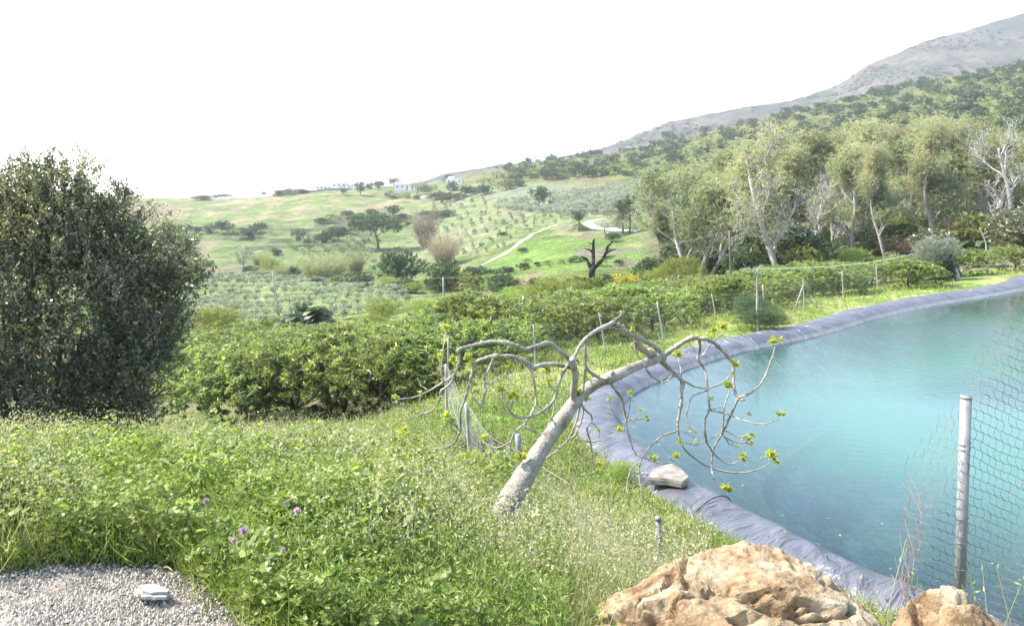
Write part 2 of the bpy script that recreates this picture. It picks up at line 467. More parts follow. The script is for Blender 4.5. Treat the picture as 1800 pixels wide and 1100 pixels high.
def grid_faces(a, b):
    i = np.arange(a - 1)[:, None] * b; j = np.arange(b - 1)[None, :]
    return np.stack([i + j, i + j + 1, i + b + j + 1, i + b + j], -1).reshape(-1, 4)

def colored(name, V, Qf, Cc, m, smooth=True):
    mb = MB(); mb.add(V, Qf); me = mb.mesh(name, m, smooth)
    a = me.color_attributes.new("ground_tone", 'FLOAT_COLOR', 'POINT')
    a.data.foreach_set("color", np.concatenate([Cc, np.ones((len(Cc), 1))], 1).astype(np.float32).ravel())
    return me

def ground_mat():
    m, nt, p = mat("earth_and_grass", 0.95, 0.1)
    L = nt.links.new
    at = ND(nt, "ShaderNodeAttribute", attribute_name="ground_tone")
    ge = nt.nodes.new("ShaderNodeNewGeometry")
    def noise(s, d=5):
        n = ND(nt, "ShaderNodeTexNoise"); n.inputs["Scale"].default_value = s; n.inputs["Detail"].default_value = d
        n.inputs["Roughness"].default_value = 0.7
        L(ge.outputs["Position"], n.inputs["Vector"]); return n.outputs["Fac"]
    col = at.outputs["Color"]
    for s, lo, hi in ((0.075, .72, 1.28), (0.35, .72, 1.3), (1.7, .55, 1.45), (38.0, .6, 1.35)):
        r = ramp(nt, noise(s), [(0.33, (lo,) * 3), (0.67, (hi,) * 3)])
        x = ND(nt, "ShaderNodeMix", data_type='RGBA', blend_type='MULTIPLY'); x.inputs[0].default_value = 1
        L(col, x.inputs[6]); L(r, x.inputs[7]); col = x.outputs[2]
    L(col, p.inputs["Base Color"])
    b = nt.nodes.new("ShaderNodeBump"); b.inputs["Strength"].default_value = 0.9; b.inputs["Distance"].default_value = 0.02
    L(noise(45, 6), b.inputs["Height"])
    b2 = nt.nodes.new("ShaderNodeBump"); b2.inputs["Strength"].default_value = 0.8; b2.inputs["Distance"].default_value = 0.5
    L(noise(1.3, 5), b2.inputs["Height"]); L(b.outputs[0], b2.inputs["Normal"])
    L(b2.outputs[0], p.inputs["Normal"])
    return m
M_GROUND = ground_mat()

OFF = 7.0
yy = np.concatenate([np.linspace(-4, 1.2, 12), np.exp(np.linspace(math.log(1.4), math.log(60), 330)), np.exp(np.linspace(math.log(60.5), math.log(720), 260)), np.linspace(740, 1000, 6)])
uu = np.linspace(-1.25, 1.25, 560)
XX = uu[None, :] * (yy[:, None] + OFF); YY = yy[:, None] + 0 * XX
SD = pond_sd(XX, YY)
ZZ = gz(XX, YY, SD)
ZZ = ZZ + gravel_mask(XX, YY) * (fbm(XX * 9, YY * 9, 0, 3, 77) - .5) * .03
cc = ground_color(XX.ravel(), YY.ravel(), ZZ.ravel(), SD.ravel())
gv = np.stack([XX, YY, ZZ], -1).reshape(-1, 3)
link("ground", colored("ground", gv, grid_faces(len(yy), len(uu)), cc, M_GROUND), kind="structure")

# ------------------------------------------------------------------ far mountain
_mp = [(-1500, 352), (600, 352), (700, 335), (780, 306), (830, 297), (880, 289), (930, 287), (1000, 272), (1060, 262), (1120, 236), (1180, 214), (1250, 200), (1320, 187), (1385, 178), (1420, 168),
       (1470, 150), (1530, 113), (1580, 92), (1640, 68), (1700, 54), (1750, 38), (1800, 24), (1900, 0), (2100, -30), (2500, -50), (3200, -50)]
mu = np.linspace(-200, 2700, 460); mv = np.linspace(0, 1, 110)
Yr = 1500.0 + (mu - 1800) * 0.12
ridge = (YH - np.interp(mu, *zip(*_mp))) / F * Yr + (fbm(mu / 20, 0, 0, 3, 67) - .5) * 4
MX = []; 
Ym = 800 + mv[:, None] * (Yr[None, :] - 800) * 1.0
XM = (mu[None, :] - CX) / F * Ym
prof = mv[:, None] ** 1.15
gul = fbm(XM / 90, Ym / 160, 0, 5, 61) - .5; gul2 = np.abs(fbm(XM / 45, Ym / 120, 3, 4, 63) - .5)
ZM = -10 + (ridge[None, :] + 10) * prof + (gul * 34 - gul2 * 26) * np.sin(np.pi * np.clip(mv[:, None], 0, 1)) ** .7 * np.clip(ridge[None, :] / 60, 0.1, 1.4) + (fbm(XM / 14, Ym / 14, 0, 3, 65) - .5) * 3.2
Yb = Yr + 260; ZB = ridge - 70
XM = np.vstack([XM, (mu - CX) / F * Yb]); Ym = np.vstack([Ym, Yb]); ZM = np.vstack([ZM, ZB])
mvx = np.stack([XM, Ym, ZM], -1).reshape(-1, 3)
X, Y, Z = mvx.T
a1 = fbm(X / 60, Y / 60, Z / 30, 4, 71)[:, None]; a2 = fbm(X / 11, Y / 11, Z / 11, 3, 73)[:, None]
c = np.array([[.20, .17, .125]]) + (np.array([[.10, .11, .07]]) - np.array([[.20, .17, .125]])) * sstep(.4, .62, a1)
c = c + (np.array([[.05, .065, .04]]) - c) * sstep(.56, .68, a2) * .85
c = c + (np.array([[.30, .22, .18]]) - c) * sstep(.66, .74, fbm(X / 25, Y / 25, Z / 25, 3, 75)[:, None]) * .7
link("mountain", colored("mountain", mvx, grid_faces(len(mv) + 1, len(mu)), np.clip(c * .5, 0, 1), M_GROUND), kind="structure")

# plain beyond everything, reaching the horizon
mb = MB(); mb.add(*box((400, 2330, -62), (6800, 3000, 2)))
link("plain", mb.mesh("plain", noise_mat("plain_haze_green", [(.4, (.2, .22, .16)), (.6, (.3, .28, .22))], .01)), kind="structure")

# ------------------------------------------------------------------ path and farm road draped on the hill
def ribbon(name, pts, w, m, lift=0.12, kind="structure"):
    W3 = [G(*p) for p in pts]; P = smooth_line(np.array(W3)[:, :2], 14)
    T = nrm(np.gradient(P, axis=0)); S = np.stack([-T[:, 1], T[:, 0]], 1)
    wd = np.interp(np.linspace(0, 1, len(P)), np.linspace(0, 1, len(w)), w)
    rows = []
    for k in np.linspace(-.5, .5, 7):
        q = P + S * wd[:, None] * k * (1 + .25 * (fbm(P[:, 0], P[:, 1], 0, 2, 3)[:, None] - .5))
        rows.append(np.column_stack([q, gz(q[:, 0], q[:, 1]) + lift - abs(k) * .1]))
    V = np.stack(rows, 1).reshape(-1, 3)
    mb = MB().add(V, grid_faces(len(P), 7))
    return link(name, mb.mesh(name, m, True), kind=kind)
M_PATH = noise_mat("trodden_earth", [(.35, (.30, .22, .17)), (.6, (.42, .34, .28))], 1.2)
M_ROAD = noise_mat("pale_concrete_track", [(.35, (.62, .6, .56)), (.6, (.75, .73, .7))], .8)
ribbon("path", [(842, 470), (868, 457), (895, 441), (912, 428), (935, 413), (960, 403), (985, 398)], [.8, 1.6, 1.8, 1.8, 1.6, 1.2], M_PATH)
ribbon("road", [(1122, 409), (1098, 407), (1072, 404), (1046, 401), (1034, 394), (1050, 388), (1068, 386)], [2, 2.4, 3, 3.8, 3.8, 3, 2], M_ROAD, .2)
ribbon("dirt_road", [(735, 349), (748, 347), (762, 348)], [5, 5, 4], M_ROAD, .2)

# ------------------------------------------------------------------ pond: water sheet, liner roll
def fan_sheet(P, z):
    c = P.mean(0); k = 14
    rows = [np.column_stack([c + (P - c) * s, np.full(len(P), z)]) for s in np.linspace(0.001, 1, k)]
    V = np.concatenate(rows); n = len(P)
    i = np.arange(k - 1)[:, None] * n; j = np.arange(n)[None, :]; j2 = (j + 1) % n
    return V, np.stack([i + j, i + j2, i + n + j2, i + n + j], -1).reshape(-1, 4)
def water_mat():
    m, nt, p = mat("pond_water", 0.04, 0.5); L = nt.links.new
    ge = nt.nodes.new("ShaderNodeNewGeometry")
    mp = nt.nodes.new("ShaderNodeMapping"); mp.inputs["Scale"].default_value = (1.0, 2.6, 1); mp.inputs["Rotation"].default_value = (0, 0, .25)
    L(ge.outputs["Position"], mp.inputs[0])
    n = ND(nt, "ShaderNodeTexNoise"); n.inputs["Scale"].default_value = 2.6; n.inputs["Detail"].default_value = 4; n.inputs["Roughness"].default_value = .55
    L(mp.outputs[0], n.inputs[0])
    nb = ND(nt, "ShaderNodeTexNoise"); nb.inputs["Scale"].default_value = .09; nb.inputs["Detail"].default_value = 2
    L(ge.outputs["Position"], nb.inputs[0])
    st = ND(nt, "ShaderNodeMapRange"); st.inputs[1].default_value = .42; st.inputs[2].default_value = .62; st.inputs[3].default_value = .10; st.inputs[4].default_value = .6
    L(nb.outputs["Fac"], st.inputs[0])
    b = nt.nodes.new("ShaderNodeBump"); b.inputs["Distance"].default_value = .03
    L(st.outputs[0], b.inputs["Strength"]); L(n.outputs["Fac"], b.inputs["Height"])
    # cloudy body of the water
    n2 = ND(nt, "ShaderNodeTexNoise"); n2.inputs["Scale"].default_value = .16; n2.inputs["Detail"].default_value = 3
    L(ge.outputs["Position"], n2.inputs[0])
    body = ramp(nt, n2.outputs["Fac"], [(.38, (.07, .132, .132)), (.62, (.055, .15, .11))])
    L(body, p.inputs["Base Color"]); L(b.outputs[0], p.inputs["Normal"])
    tr = nt.nodes.new("ShaderNodeBsdfTransparent"); tr.inputs[0].default_value = (.55, .85, .9, 1)
    # clearer over the shallow edge, cloudier over the deep: depth attribute on the sheet
    at = ND(nt, "ShaderNodeAttribute", attribute_name="depth")
    mr = ND(nt, "ShaderNodeMapRange"); mr.inputs[1].default_value = 0; mr.inputs[2].default_value = 2.6; mr.inputs[3].default_value = .12; mr.inputs[4].default_value = .97
    L(at.outputs["Fac"], mr.inputs[0])
    ms = nt.nodes.new("ShaderNodeMixShader"); L(mr.outputs[0], ms.inputs[0]); L(tr.outputs[0], ms.inputs[1]); L(p.outputs[0], ms.inputs[2])
    fr = nt.nodes.new("ShaderNodeFresnel"); fr.inputs[0].default_value = 1.33; L(b.outputs[0], fr.inputs["Normal"])
    gl = nt.nodes.new("ShaderNodeBsdfGlossy"); gl.inputs["Roughness"].default_value = .04; gl.inputs[0].default_value = (1, 1, 1, 1); L(b.outputs[0], gl.inputs["Normal"])
    ms2 = nt.nodes.new("ShaderNodeMixShader"); L(fr.outputs[0], ms2.inputs[0]); L(ms.outputs[0], ms2.inputs[1]); L(gl.outputs[0], ms2.inputs[2])
    p.inputs["Specular IOR Level"].default_value = 0
    L(ms2.outputs[0], nt.nodes["Material Output"].inputs[0])
    return m
wx_, wy_ = np.meshgrid(np.linspace(1, 50, 260), np.linspace(5, 53, 260))
wsd = pond_sd(wx_, wy_)
V = np.stack([wx_, wy_, np.full_like(wx_, WZ)], -1).reshape(-1, 3)
Qf = grid_faces(260, 260); keep = (wsd.ravel()[Qf] < 0.35).all(1); Qf = Qf[keep]
used = np.zeros(len(V), bool); used[Qf.ravel()] = True; rm = np.cumsum(used) - 1
me = MB().add(V[used], rm[Qf]).mesh("water", water_mat(), True)
a = me.attributes.new("depth", 'FLOAT', 'POINT'); a.data.foreach_set("value", np.clip(-wsd.ravel()[used] * .5, 0, 3).astype(np.float32))
link("water", me, kind="structure")

def liner_mat():
    m, nt, p = mat("black_pond_liner", 0.3, 0.9); L = nt.links.new
    at = ND(nt, "ShaderNodeAttribute", attribute_name="along")
    def noise(scale, sc, d=4, rough=.55, dist=0.0):
        mp = nt.nodes.new("ShaderNodeMapping"); mp.inputs["Scale"].default_value = sc; L(at.outputs["Vector"], mp.inputs[0])
        n = ND(nt, "ShaderNodeTexNoise"); n.inputs["Scale"].default_value = scale; n.inputs["Detail"].default_value = d; n.inputs["Roughness"].default_value = rough
        n.inputs["Distortion"].default_value = dist
        L(mp.outputs[0], n.inputs[0]); return n.outputs["Fac"]
    col = ramp(nt, noise(1.4, (1, 1, 1), 5), [(.3, (.07, .07, .08)), (.6, (.11, .11, .125)), (.72, (.18, .177, .175)), (.8, (.27, .255, .23))])
    sep = nt.nodes.new("ShaderNodeSeparateXYZ"); L(at.outputs["Vector"], sep.inputs[0])
    def band(lo0, lo1, hi0, hi1):
        x1 = ND(nt, "ShaderNodeMapRange"); x1.inputs[1].default_value = lo0; x1.inputs[2].default_value = lo1; L(sep.outputs[1], x1.inputs[0])
        x2 = ND(nt, "ShaderNodeMapRange"); x2.inputs[1].default_value = hi0; x2.inputs[2].default_value = hi1; x2.inputs[3].default_value = 1; x2.inputs[4].default_value = 0; L(sep.outputs[1], x2.inputs[0])
        mm_ = ND(nt, "ShaderNodeMath", operation='MULTIPLY'); L(x1.outputs[0], mm_.inputs[0]); L(x2.outputs[0], mm_.inputs[1]); return mm_.outputs[0]
    def over(col, fac, c2):
        x = ND(nt, "ShaderNodeMix", data_type='RGBA'); L(fac, x.inputs[0]); L(col, x.inputs[6])
        if isinstance(c2, tuple): x.inputs[7].default_value = (*c2, 1)
        else: L(c2, x.inputs[7])
        return x.outputs[2]
    col = over(col, band(-.02, .03, .05, .13), (.30, .27, .22))
    col = over(col, band(-9, -8, -.35, -.05), ramp(nt, noise(1.6, (1, 1, 1), 6, .7, .5), [(.38, (.07, .08, .095)), (.5, (.12, .12, .085)), (.62, (.26, .25, .16)), (.75, (.38, .37, .27))]))
    L(col, p.inputs["Base Color"])
    r = ND(nt, "ShaderNodeMapRange"); r.inputs[3].default_value = .22; r.inputs[4].default_value = .4
    L(noise(3, (1, 1, 1)), r.inputs[0]); L(r.outputs[0], p.inputs["Roughness"])
    b = nt.nodes.new("ShaderNodeBump"); b.inputs["Strength"].default_value = .9; b.inputs["Distance"].default_value = .22
    L(noise(1.0, (3.2, .7, 1), 4, .55, .9), b.inputs["Height"])
    b2 = nt.nodes.new("ShaderNodeBump"); b2.inputs["Strength"].default_value = .7; b2.inputs["Distance"].default_value = .035
    L(noise(1.0, (14, 2, 1), 4), b2.inputs["Height"]); L(b.outputs[0], b2.inputs["Normal"])
    L(b2.outputs[0], p.inputs["Normal"])
    return m
M_LINER = liner_mat()
RP = resample(POND, 0.07)
for _ in range(3): RP = (np.roll(RP, 1, 0) + 2 * RP + np.roll(RP, -1, 0)) / 4
Tn = nrm(np.roll(RP, -1, 0) - np.roll(RP, 1, 0)); 
Nn = np.stack([Tn[:, 1], -Tn[:, 0]], 1)
if pond_sd(*(RP[0] + Nn[0] * .5)) < 0: Nn = -Nn
for _ in range(40): Nn = nrm((np.roll(Nn, 1, 0) + 2 * Nn + np.roll(Nn, -1, 0)) / 4)
al = np.arange(len(RP)) * 0.07
_dist = np.hypot(RP[:, 0], RP[:, 1])
Wd = np.interp(_dist, [8, 14, 22, 45], [1.15, 1.2, 1.35, 1.75])
_s = np.concatenate([np.linspace(-3.2, -.1, 9), np.linspace(0, 1.0, 30)])
rowsV = []
for s in _s:
    if s < 0: off = np.full(len(RP), s); z = WZ + s * 0.55 + 0.0 * al
    else:
        off = s * Wd
        h = np.sin(np.pi * np.clip(s, 0, 1) ** .8) ** .75 * .30
        z = WZ - .02 + h * (0.9 + .25 * (n3(al / 2.5, 0, 0, 81) - .5)) + s * .08
        z = z + (.1 * (n3(al * 1.5 + s * 2.2, s * 1.6, 0, 83) - .5) + .06 * (n3(al * 3.4 + s * 4.5, s * 2.5, 0, 85) - .5) + .022 * (n3(al * 8 + s * 8, s * 4, 0, 87) - .5)) * math.sin(math.pi * min(1, s * .9 + .06))
        off = off + .09 * (n3(al / 1.1, s * 2, 0, 89) - .5) * min(1, s * 3)
    q = RP + Nn * np.asarray(off)[:, None]
    rowsV.append(np.column_stack([q, z]))
ns = len(_s); n = len(RP)
V = np.stack(rowsV, 1).reshape(-1, 3)
i = np.arange(n)[:, None] * ns; i2 = ((np.arange(n) + 1) % n)[:, None] * ns; j = np.arange(ns - 1)[None, :]
me = MB().add(V, np.stack([i + j, i + j + 1, i2 + j + 1, i2 + j], -1).reshape(-1, 4)).mesh("pond_liner", M_LINER, True)
a = me.attributes.new("along", 'FLOAT_VECTOR', 'POINT')
ua = np.stack([np.repeat(al, ns), np.tile(_s * 1.5, n), np.zeros(n * ns)], 1)
a.data.foreach_set("vector", ua.astype(np.float32).ravel())
liner = link("pond_liner", me, label="dark plastic pond liner rolled over the rim all round the water", cat="pond liner")
M_SEAM = noise_mat("black_seam", [(.4, (.012, .012, .014)), (.6, (.03, .03, .035))], 6, .5)
for tx, ty in ((1262, 905), (1200, 858)):
    p0 = np.array(WP(tx + 20, ty - 10)); k = int(np.argmin(np.hypot(*(RP - p0).T)))
    L_ = [V.reshape(n, ns, 3)[(k - int(t * 5)) % n, ns - 30 + int(t * 29)] + [0, 0, .03] for t in np.linspace(0, 1, 6)]
    link("seam", MB().add(*tube(smooth_line(L_, 8), .009, 5)).mesh("seam", M_SEAM, True), parent=liner)
# ------------------------------------------------------------------ foliage materials
M_BARK = noise_mat("grey_brown_bark", [(.3, (.07, .055, .04)), (.6, (.16, .135, .105)), (.8, (.24, .21, .18))], 9, .9, .6, stretch=(1, 1, .25))
M_PALE = noise_mat("smooth_pale_bark", [(.3, (.16, .14, .115)), (.5, (.34, .315, .275)), (.72, (.52, .49, .45))], 3.0, .8, .4, stretch=(1, 1, .3))
M_CHAR = noise_mat("charred_bark", [(.4, (.012, .010, .010)), (.7, (.05, .035, .03))], 8, .85, .7)
M_FIGBARK = noise_mat("fig_bark", [(.28, (.11, .095, .07)), (.42, (.25, .22, .17)), (.58, (.35, .315, .255)), (.72, (.46, .42, .36))], 13, .9, .9, bscale=45, dist=.012)
L_AVO = leaf_mat("avocado_leaf", [(0, (.022, .045, .02)), (.4, (.062, .08, .036)), (.62, (.125, .15, .05)), (1, (.205, .22, .075))], .35, .5, .5, gain=2.1, vary=.07)
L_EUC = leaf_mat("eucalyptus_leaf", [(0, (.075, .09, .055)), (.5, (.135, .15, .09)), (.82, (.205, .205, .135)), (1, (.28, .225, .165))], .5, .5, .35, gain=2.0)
L_OAK = leaf_mat("small_dark_leaf", [(0, (.014, .022, .012)), (.35, (.042, .046, .030)), (.6, (.088, .084, .055)), (.74, (.155, .15, .12)), (1, (.30, .30, .285))], .25, .5, 1.0, gain=2.7, vary=0)  # palest stops put whitish glints into the leaf colour, with pale undersides
L_OLIVE = leaf_mat("silver_olive_leaf", [(0, (.12, .135, .11)), (.5, (.24, .255, .22)), (1, (.38, .39, .36))], .45, .4, .4, gain=1.4)
L_DARK = leaf_mat("dark_green_leaf", [(0, (.018, .035, .016)), (.6, (.045, .07, .028)), (1, (.11, .12, .05))], .5, .35, .35, gain=1.6)
L_SCRUB = leaf_mat("scrub_leaf", [(0, (.05, .07, .025)), (.6, (.105, .125, .04)), (1, (.21, .20, .07))], .6, .45, .2, vary=.22, gain=1.9)
L_FUZZ = leaf_mat("feathery_green_leaf", [(0, (.12, .16, .05)), (.6, (.22, .26, .08)), (1, (.34, .35, .14))], .6, .5, .2, gain=1.4)
L_CANE = leaf_mat("cane_leaf", [(0, (.16, .17, .09)), (.6, (.27, .27, .16)), (1, (.40, .38, .26))], .6, .4, .2)
L_BROWN = leaf_mat("brown_twig", [(0, (.17, .13, .10)), (.6, (.29, .23, .18)), (1, (.40, .32, .26))], .7, .3, .2)
L_GORSE = leaf_mat("gorse_flower", [(0, (.05, .075, .02)), (.35, (.12, .13, .02)), (.5, (.55, .40, .02)), (1, (.75, .55, .03))], .6, .35, .2)
L_GRASS = leaf_mat("grass_blade", [(0, (.08, .12, .03)), (.4, (.155, .205, .05)), (.7, (.25, .275, .095)), (.85, (.38, .36, .20)), (1, (.55, .52, .38))], .5, .5, .3, vary=0, gain=1.35)
L_MALLOW = leaf_mat("mallow_leaf", [(0, (.065, .09, .025)), (.5, (.135, .165, .04)), (.85, (.22, .25, .065)), (1, (.33, .34, .12))], .42, .5, .4, vary=0, gain=1.75)
L_DRY = leaf_mat("dry_stalk", [(0, (.24, .21, .13)), (.6, (.44, .41, .29)), (1, (.62, .59, .47))], .7, .45, .2, vary=0)
L_FIG = leaf_mat("young_fig_leaf", [(0, (.40, .50, .10)), (.6, (.56, .64, .16)), (1, (.66, .70, .26))], .45, .55, .3, tint=(1.1, 1.15, .5))
L_FENNEL = leaf_mat("fennel_frond", [(0, (.04, .07, .03)), (.6, (.09, .13, .065)), (1, (.17, .20, .12))], .6, .35, .2)
L_PALM = leaf_mat("palm_frond", [(0, (.03, .055, .02)), (.6, (.08, .12, .04)), (1, (.20, .22, .12))], .4, .25, .5)
L_FLOWER = leaf_mat("thistle_flower", [(0, (.48, .28, .42)), (1, (.68, .50, .60))], .6, .4, .2, tint=(1, 1, 1))
M_ORANGE = noise_mat("orange_peel", [(.4, (.75, .28, .02)), (.6, (.85, .35, .03))], 20, .5)

# ------------------------------------------------------------------ foliage makers
def ell(lobes, n, r, shell=.55, top=0.0):
    """points through a set of ellipsoid lobes, thicker towards their skins; returns points, outward directions"""
    w = np.array([l[6] if len(l) > 6 else l[3] * l[4] * l[5] for l in lobes], float) ** .8
    k = r.choice(len(lobes), n, p=w / w.sum()); A = np.array([l[:6] for l in lobes], float)[k]
    d = rdir(n, r); d[:, 2] = np.where(r.random(n) < top, np.abs(d[:, 2]), d[:, 2])
    rad = shell + (1 - shell) * r.random(n) ** .7; rad = np.where(r.random(n) < .13, r.random(n), rad)
    return A[:, :3] + d * A[:, 3:] * rad[:, None], nrm(d / A[:, 3:])

def foliage(mb, lobes, ntw, k, tl, ll, lw, r, up=.3, out=.6, shell=.55, top=0, gap=0.0, gs=1.0, rnd=None, mat=0, zmin=None, droop=0, twr=.35):
    P, O = ell(lobes, ntw, r, shell, top)
    if gap > 0:
        g = fbm(P[:, 0] / gs, P[:, 1] / gs, P[:, 2] / gs, 2, int(r.integers(999))); keep = g > np.quantile(g, gap); P, O = P[keep], O[keep]
    if zmin is not None:
        kk = P[:, 2] > zmin; P, O = P[kk], O[kk]
    nt = len(P); D = nrm(O * out + np.array([0, 0, up]) + rdir(nt, r) * .5)
    t = np.tile(np.linspace(.1, 1, k), nt)[:, None]
    PP = np.repeat(P, k, 0) + np.repeat(D, k, 0) * t * tl
    n = len(PP)
    LD = nrm(np.repeat(D, k, 0) * .6 + rdir(n, r) * .8 + np.array([0, 0, -droop]))
    tw = r.random(nt) if rnd is None else rnd(P, r)
    R = np.clip(np.repeat(tw, k) * (1 - twr) + r.random(n) * twr, 0, 1)
    s = .7 + .6 * r.random(n)
    V, Fq = leaves(PP, LD, rdir(n, r), ll * s, lw * s, .15)
    mb.add(V, Fq, R, mat)
    return P, D

def grow(r, P0, D0, L, rad, lev, out, tips, crook=.25, up=.15, kids=4, spread=.9, ratio=.6, maxlev=3, start=.35, seg=6):
    pts = [np.array(P0, float)]; d = np.array(D0, float)
    for i in range(seg):
        d = d + r.normal(size=3) * crook * (.5 if lev == 0 else 1); d[2] += up; d = d / np.linalg.norm(d)
        pts.append(pts[-1] + d * L / seg)
    pts = np.array(pts); rr = np.linspace(rad, rad * (.45 if lev < maxlev else .3), len(pts))
    out.append((pts, rr, lev))
    if lev >= maxlev:
        tips.append((pts[-1], d)); tips.append((pts[len(pts) // 2], d)); return
    for k in range(kids):
        t = start + (1 - start) * (k + r.random()) / kids; f = t * seg; i = min(int(f), seg - 1)
        p = pts[i] + (pts[i + 1] - pts[i]) * (f - i); ax = nrm(pts[i + 1] - pts[i])
        a = rdir(1, r)[0]; a = nrm(a - ax * np.dot(a, ax))
        dd = nrm(ax * (1 - .35 * spread) + a * spread)
        grow(r, p, dd, L * ratio * (1.1 - .4 * t) * (.8 + .4 * r.random()), np.interp(t, [0, 1], [rad, rad * .45]) * .62, lev + 1, out, tips, crook, up, max(2, kids - 1), spread, ratio, maxlev, .25, max(3, seg - 1))
    tips.append((pts[-1], d))

def skel_mb(out, mb=None, rmin=0.004, ks=(8, 6, 5, 4, 3)):
    mb = mb or MB()
    for pts, rr, lev in out:
        P = smooth_line(pts, 3) if lev < 2 else pts
        mb.add(*tube(P, np.maximum(np.interp(np.linspace(0, 1, len(P)), np.linspace(0, 1, len(rr)), rr), rmin), ks[min(lev, 4)]))
    return mb

def flare(out, k=1.5):
    p, rr, l = out[0]; rr = rr.copy(); rr[0] *= k; out[0] = (p, rr, l)

# ------------------------------------------------------------------ avocado trees (variants share meshes)
def avocado_proto(seed):
    r = np.random.default_rng(seed)
    lobes = [(r.normal() * .55, r.normal() * .55, 1.35 + r.random() * .55, .75 + r.random() * .35, .75 + r.random() * .35, .6 + r.random() * .25) for _ in range(7)]
    lobes.append((0, 0, 1.1, 1.5, 1.5, 1.05, 3.0))
    mb = MB()
    foliage(mb, lobes, 620, 13, .16, .17, .055, r, up=.35, out=.7, shell=.72, top=.65, gap=.1, gs=.35, droop=.45, zmin=.08,
            rnd=lambda P, r: np.clip(.18 + r.random(len(P)) * .55 + (r.random(len(P)) < .45) * .35 * (P[:, 2] > 1.1), 0, 1))
    out, tips = [], []
    grow(r, (0, 0, -.15), (0, 0, 1), 1.3, .075, 0, out, tips, .2, .1, 4, .9, .75, 2, .3)
    return skel_mb(out).mesh("avocado_trunk", M_BARK, True), mb.mesh("avocado_crown", L_AVO)
AVO = [avocado_proto(100 + i) for i in range(5)]
def place_tree(name, protos, k, X, Y, rz, sc, label, cat, group, names=("trunk", "crown"), z=None):
    z = float(gz(X, Y)) if z is None else z
    e = link(name, None, None, (X, Y, z), rz, sc, label, cat, group)
    for nm, me in zip(names, protos[k % len(protos)]): link(nm, me, e)
    return e
# orchard: jittered rows between the bank and the valley, and behind the fence
AG = "avocado trees planted in the orchard"
cnt = 0
for px_, Y_, s_ in ((432, 26.6, 1.0), (520, 25.8, 1.05), (600, 26.2, 1.0), (672, 24.6, .95)):
    X_ = (px_ - CX) / F * Y_
    place_tree("avocado_tree", AVO, int(px_), X_, Y_, px_, (s_ * 1.15, s_ * 1.15, s_ * .95), "bushy green avocado tree in the orchard with yellowish new leaves", "avocado tree", AG)
r = np.random.default_rng(5)
for iy, Y0 in enumerate(np.arange(25.5, 72, 3.4)):
    for X0 in np.arange(-34, 62, 3.55):
        X = X0 + (iy % 2) * 1.6 + r.normal() * .35; Y = Y0 + r.normal() * .35
        px = CX + F * X / Y; g = float(gz(X, Y)); py = YH - F * g / Y
        if px < 215 or px > 1960: continue
        sd = float(pond_sd(X, Y))
        if sd < (4.6 if px < 1050 else 4.4 if Y < 40 else 4.6): continue
        lim = np.interp(px, [200, 270, 400, 560, 640, 760, 900, 1000, 1100, 1200, 1300, 1500, 1800, 1960], [640, 634, 626, 620, 616, 606, 582, 566, 548, 528, 514, 500, 474, 468])
        if py < lim: continue
        if px < 372 and Y < 34: continue
        if px < 300 and Y < 38: continue
        if 560 < px < 640 and 590 < py < 625: continue
        if px > 700 and Y < 29 - (px - 700) * .012 and px < 900: 
            if Y < 24: continue
        s = .92 + .22 * r.random()
        hz_ = .92 if Y < 31 and px < 720 else .70
        if px > 1100: s *= .92
        lab = "bushy green avocado tree in the orchard with yellowish new leaves"
        if px > 1150: lab = "low avocado tree behind the wire fence along the pond bank"
        place_tree("avocado_tree", AVO, int(r.integers(5)), X, Y, r.random() * 6.28, (s * 1.18, s * 1.18, s * hz_ * (.92 + .2 * r.random())),
                   lab, "avocado tree", AG if px <= 1150 else "avocado trees behind the pond fence")
        cnt += 1
print("avocados", cnt)

# ------------------------------------------------------------------ eucalyptus belt
def euc_proto(seed, H=10, lean=.1, crowdk=1.0, bare=False, spread=.75, start=.3, kids=6, low=.25, tone=0.0, twin=False, fat=1.0):
    r = np.random.default_rng(seed); out, tips = [], []
    n = 3 if twin else 1
    for q in range(n):
        d = nrm(np.array([lean + (q - (n - 1) / 2) * .42, r.normal() * .15, 1.0]))
        grow(r, (q * .15, 0, -.3), d, H * (.9 if q != 1 else .8), (.17 if not twin else .14) * fat, 0, out, tips, .1, .12, kids + 3, spread, .42, 3, low * .6, 10)
    flare(out)
    mb = MB()
    if not bare:
        pts = [t for t in tips if t[0][2] > H * .12]
        T = np.array([t[0] for t in pts]); n = len(T)
        lobes = [(p[0], p[1], p[2], *(H * np.array([.055, .055, .06]) * (.6 + 1.0 * r.random())), 1.0) for p in T]
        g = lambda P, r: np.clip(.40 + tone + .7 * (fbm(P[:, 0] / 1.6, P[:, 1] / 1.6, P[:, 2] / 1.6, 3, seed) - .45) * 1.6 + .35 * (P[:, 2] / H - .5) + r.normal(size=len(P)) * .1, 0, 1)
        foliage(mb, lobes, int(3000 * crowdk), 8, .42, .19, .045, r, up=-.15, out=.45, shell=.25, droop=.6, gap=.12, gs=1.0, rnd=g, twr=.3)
    return skel_mb(out, rmin=.014).mesh("pale_trunk", M_PALE, True), (mb.mesh("eucalyptus_crown", L_EUC) if not bare else None)
EUC = [euc_proto(201, twin=True, kids=5, spread=.6, crowdk=1.5, low=.35), euc_proto(202, kids=8, spread=1.0, crowdk=.42, low=.22, tone=.3, fat=1.25), euc_proto(203, tone=.15, crowdk=1.3, low=.3),
       euc_proto(204, lean=-.1, crowdk=1.3, low=.4), euc_proto(205, tone=.1, lean=.2, spread=.6, crowdk=1.35, low=.45), euc_proto(206, bare=True, kids=7, low=.15, spread=.85), euc_proto(207, tone=.2, crowdk=1.2, low=.35, kids=5)]
for i in (0, 1, 2, 3, 4, 6):
    me = EUC[i][1]
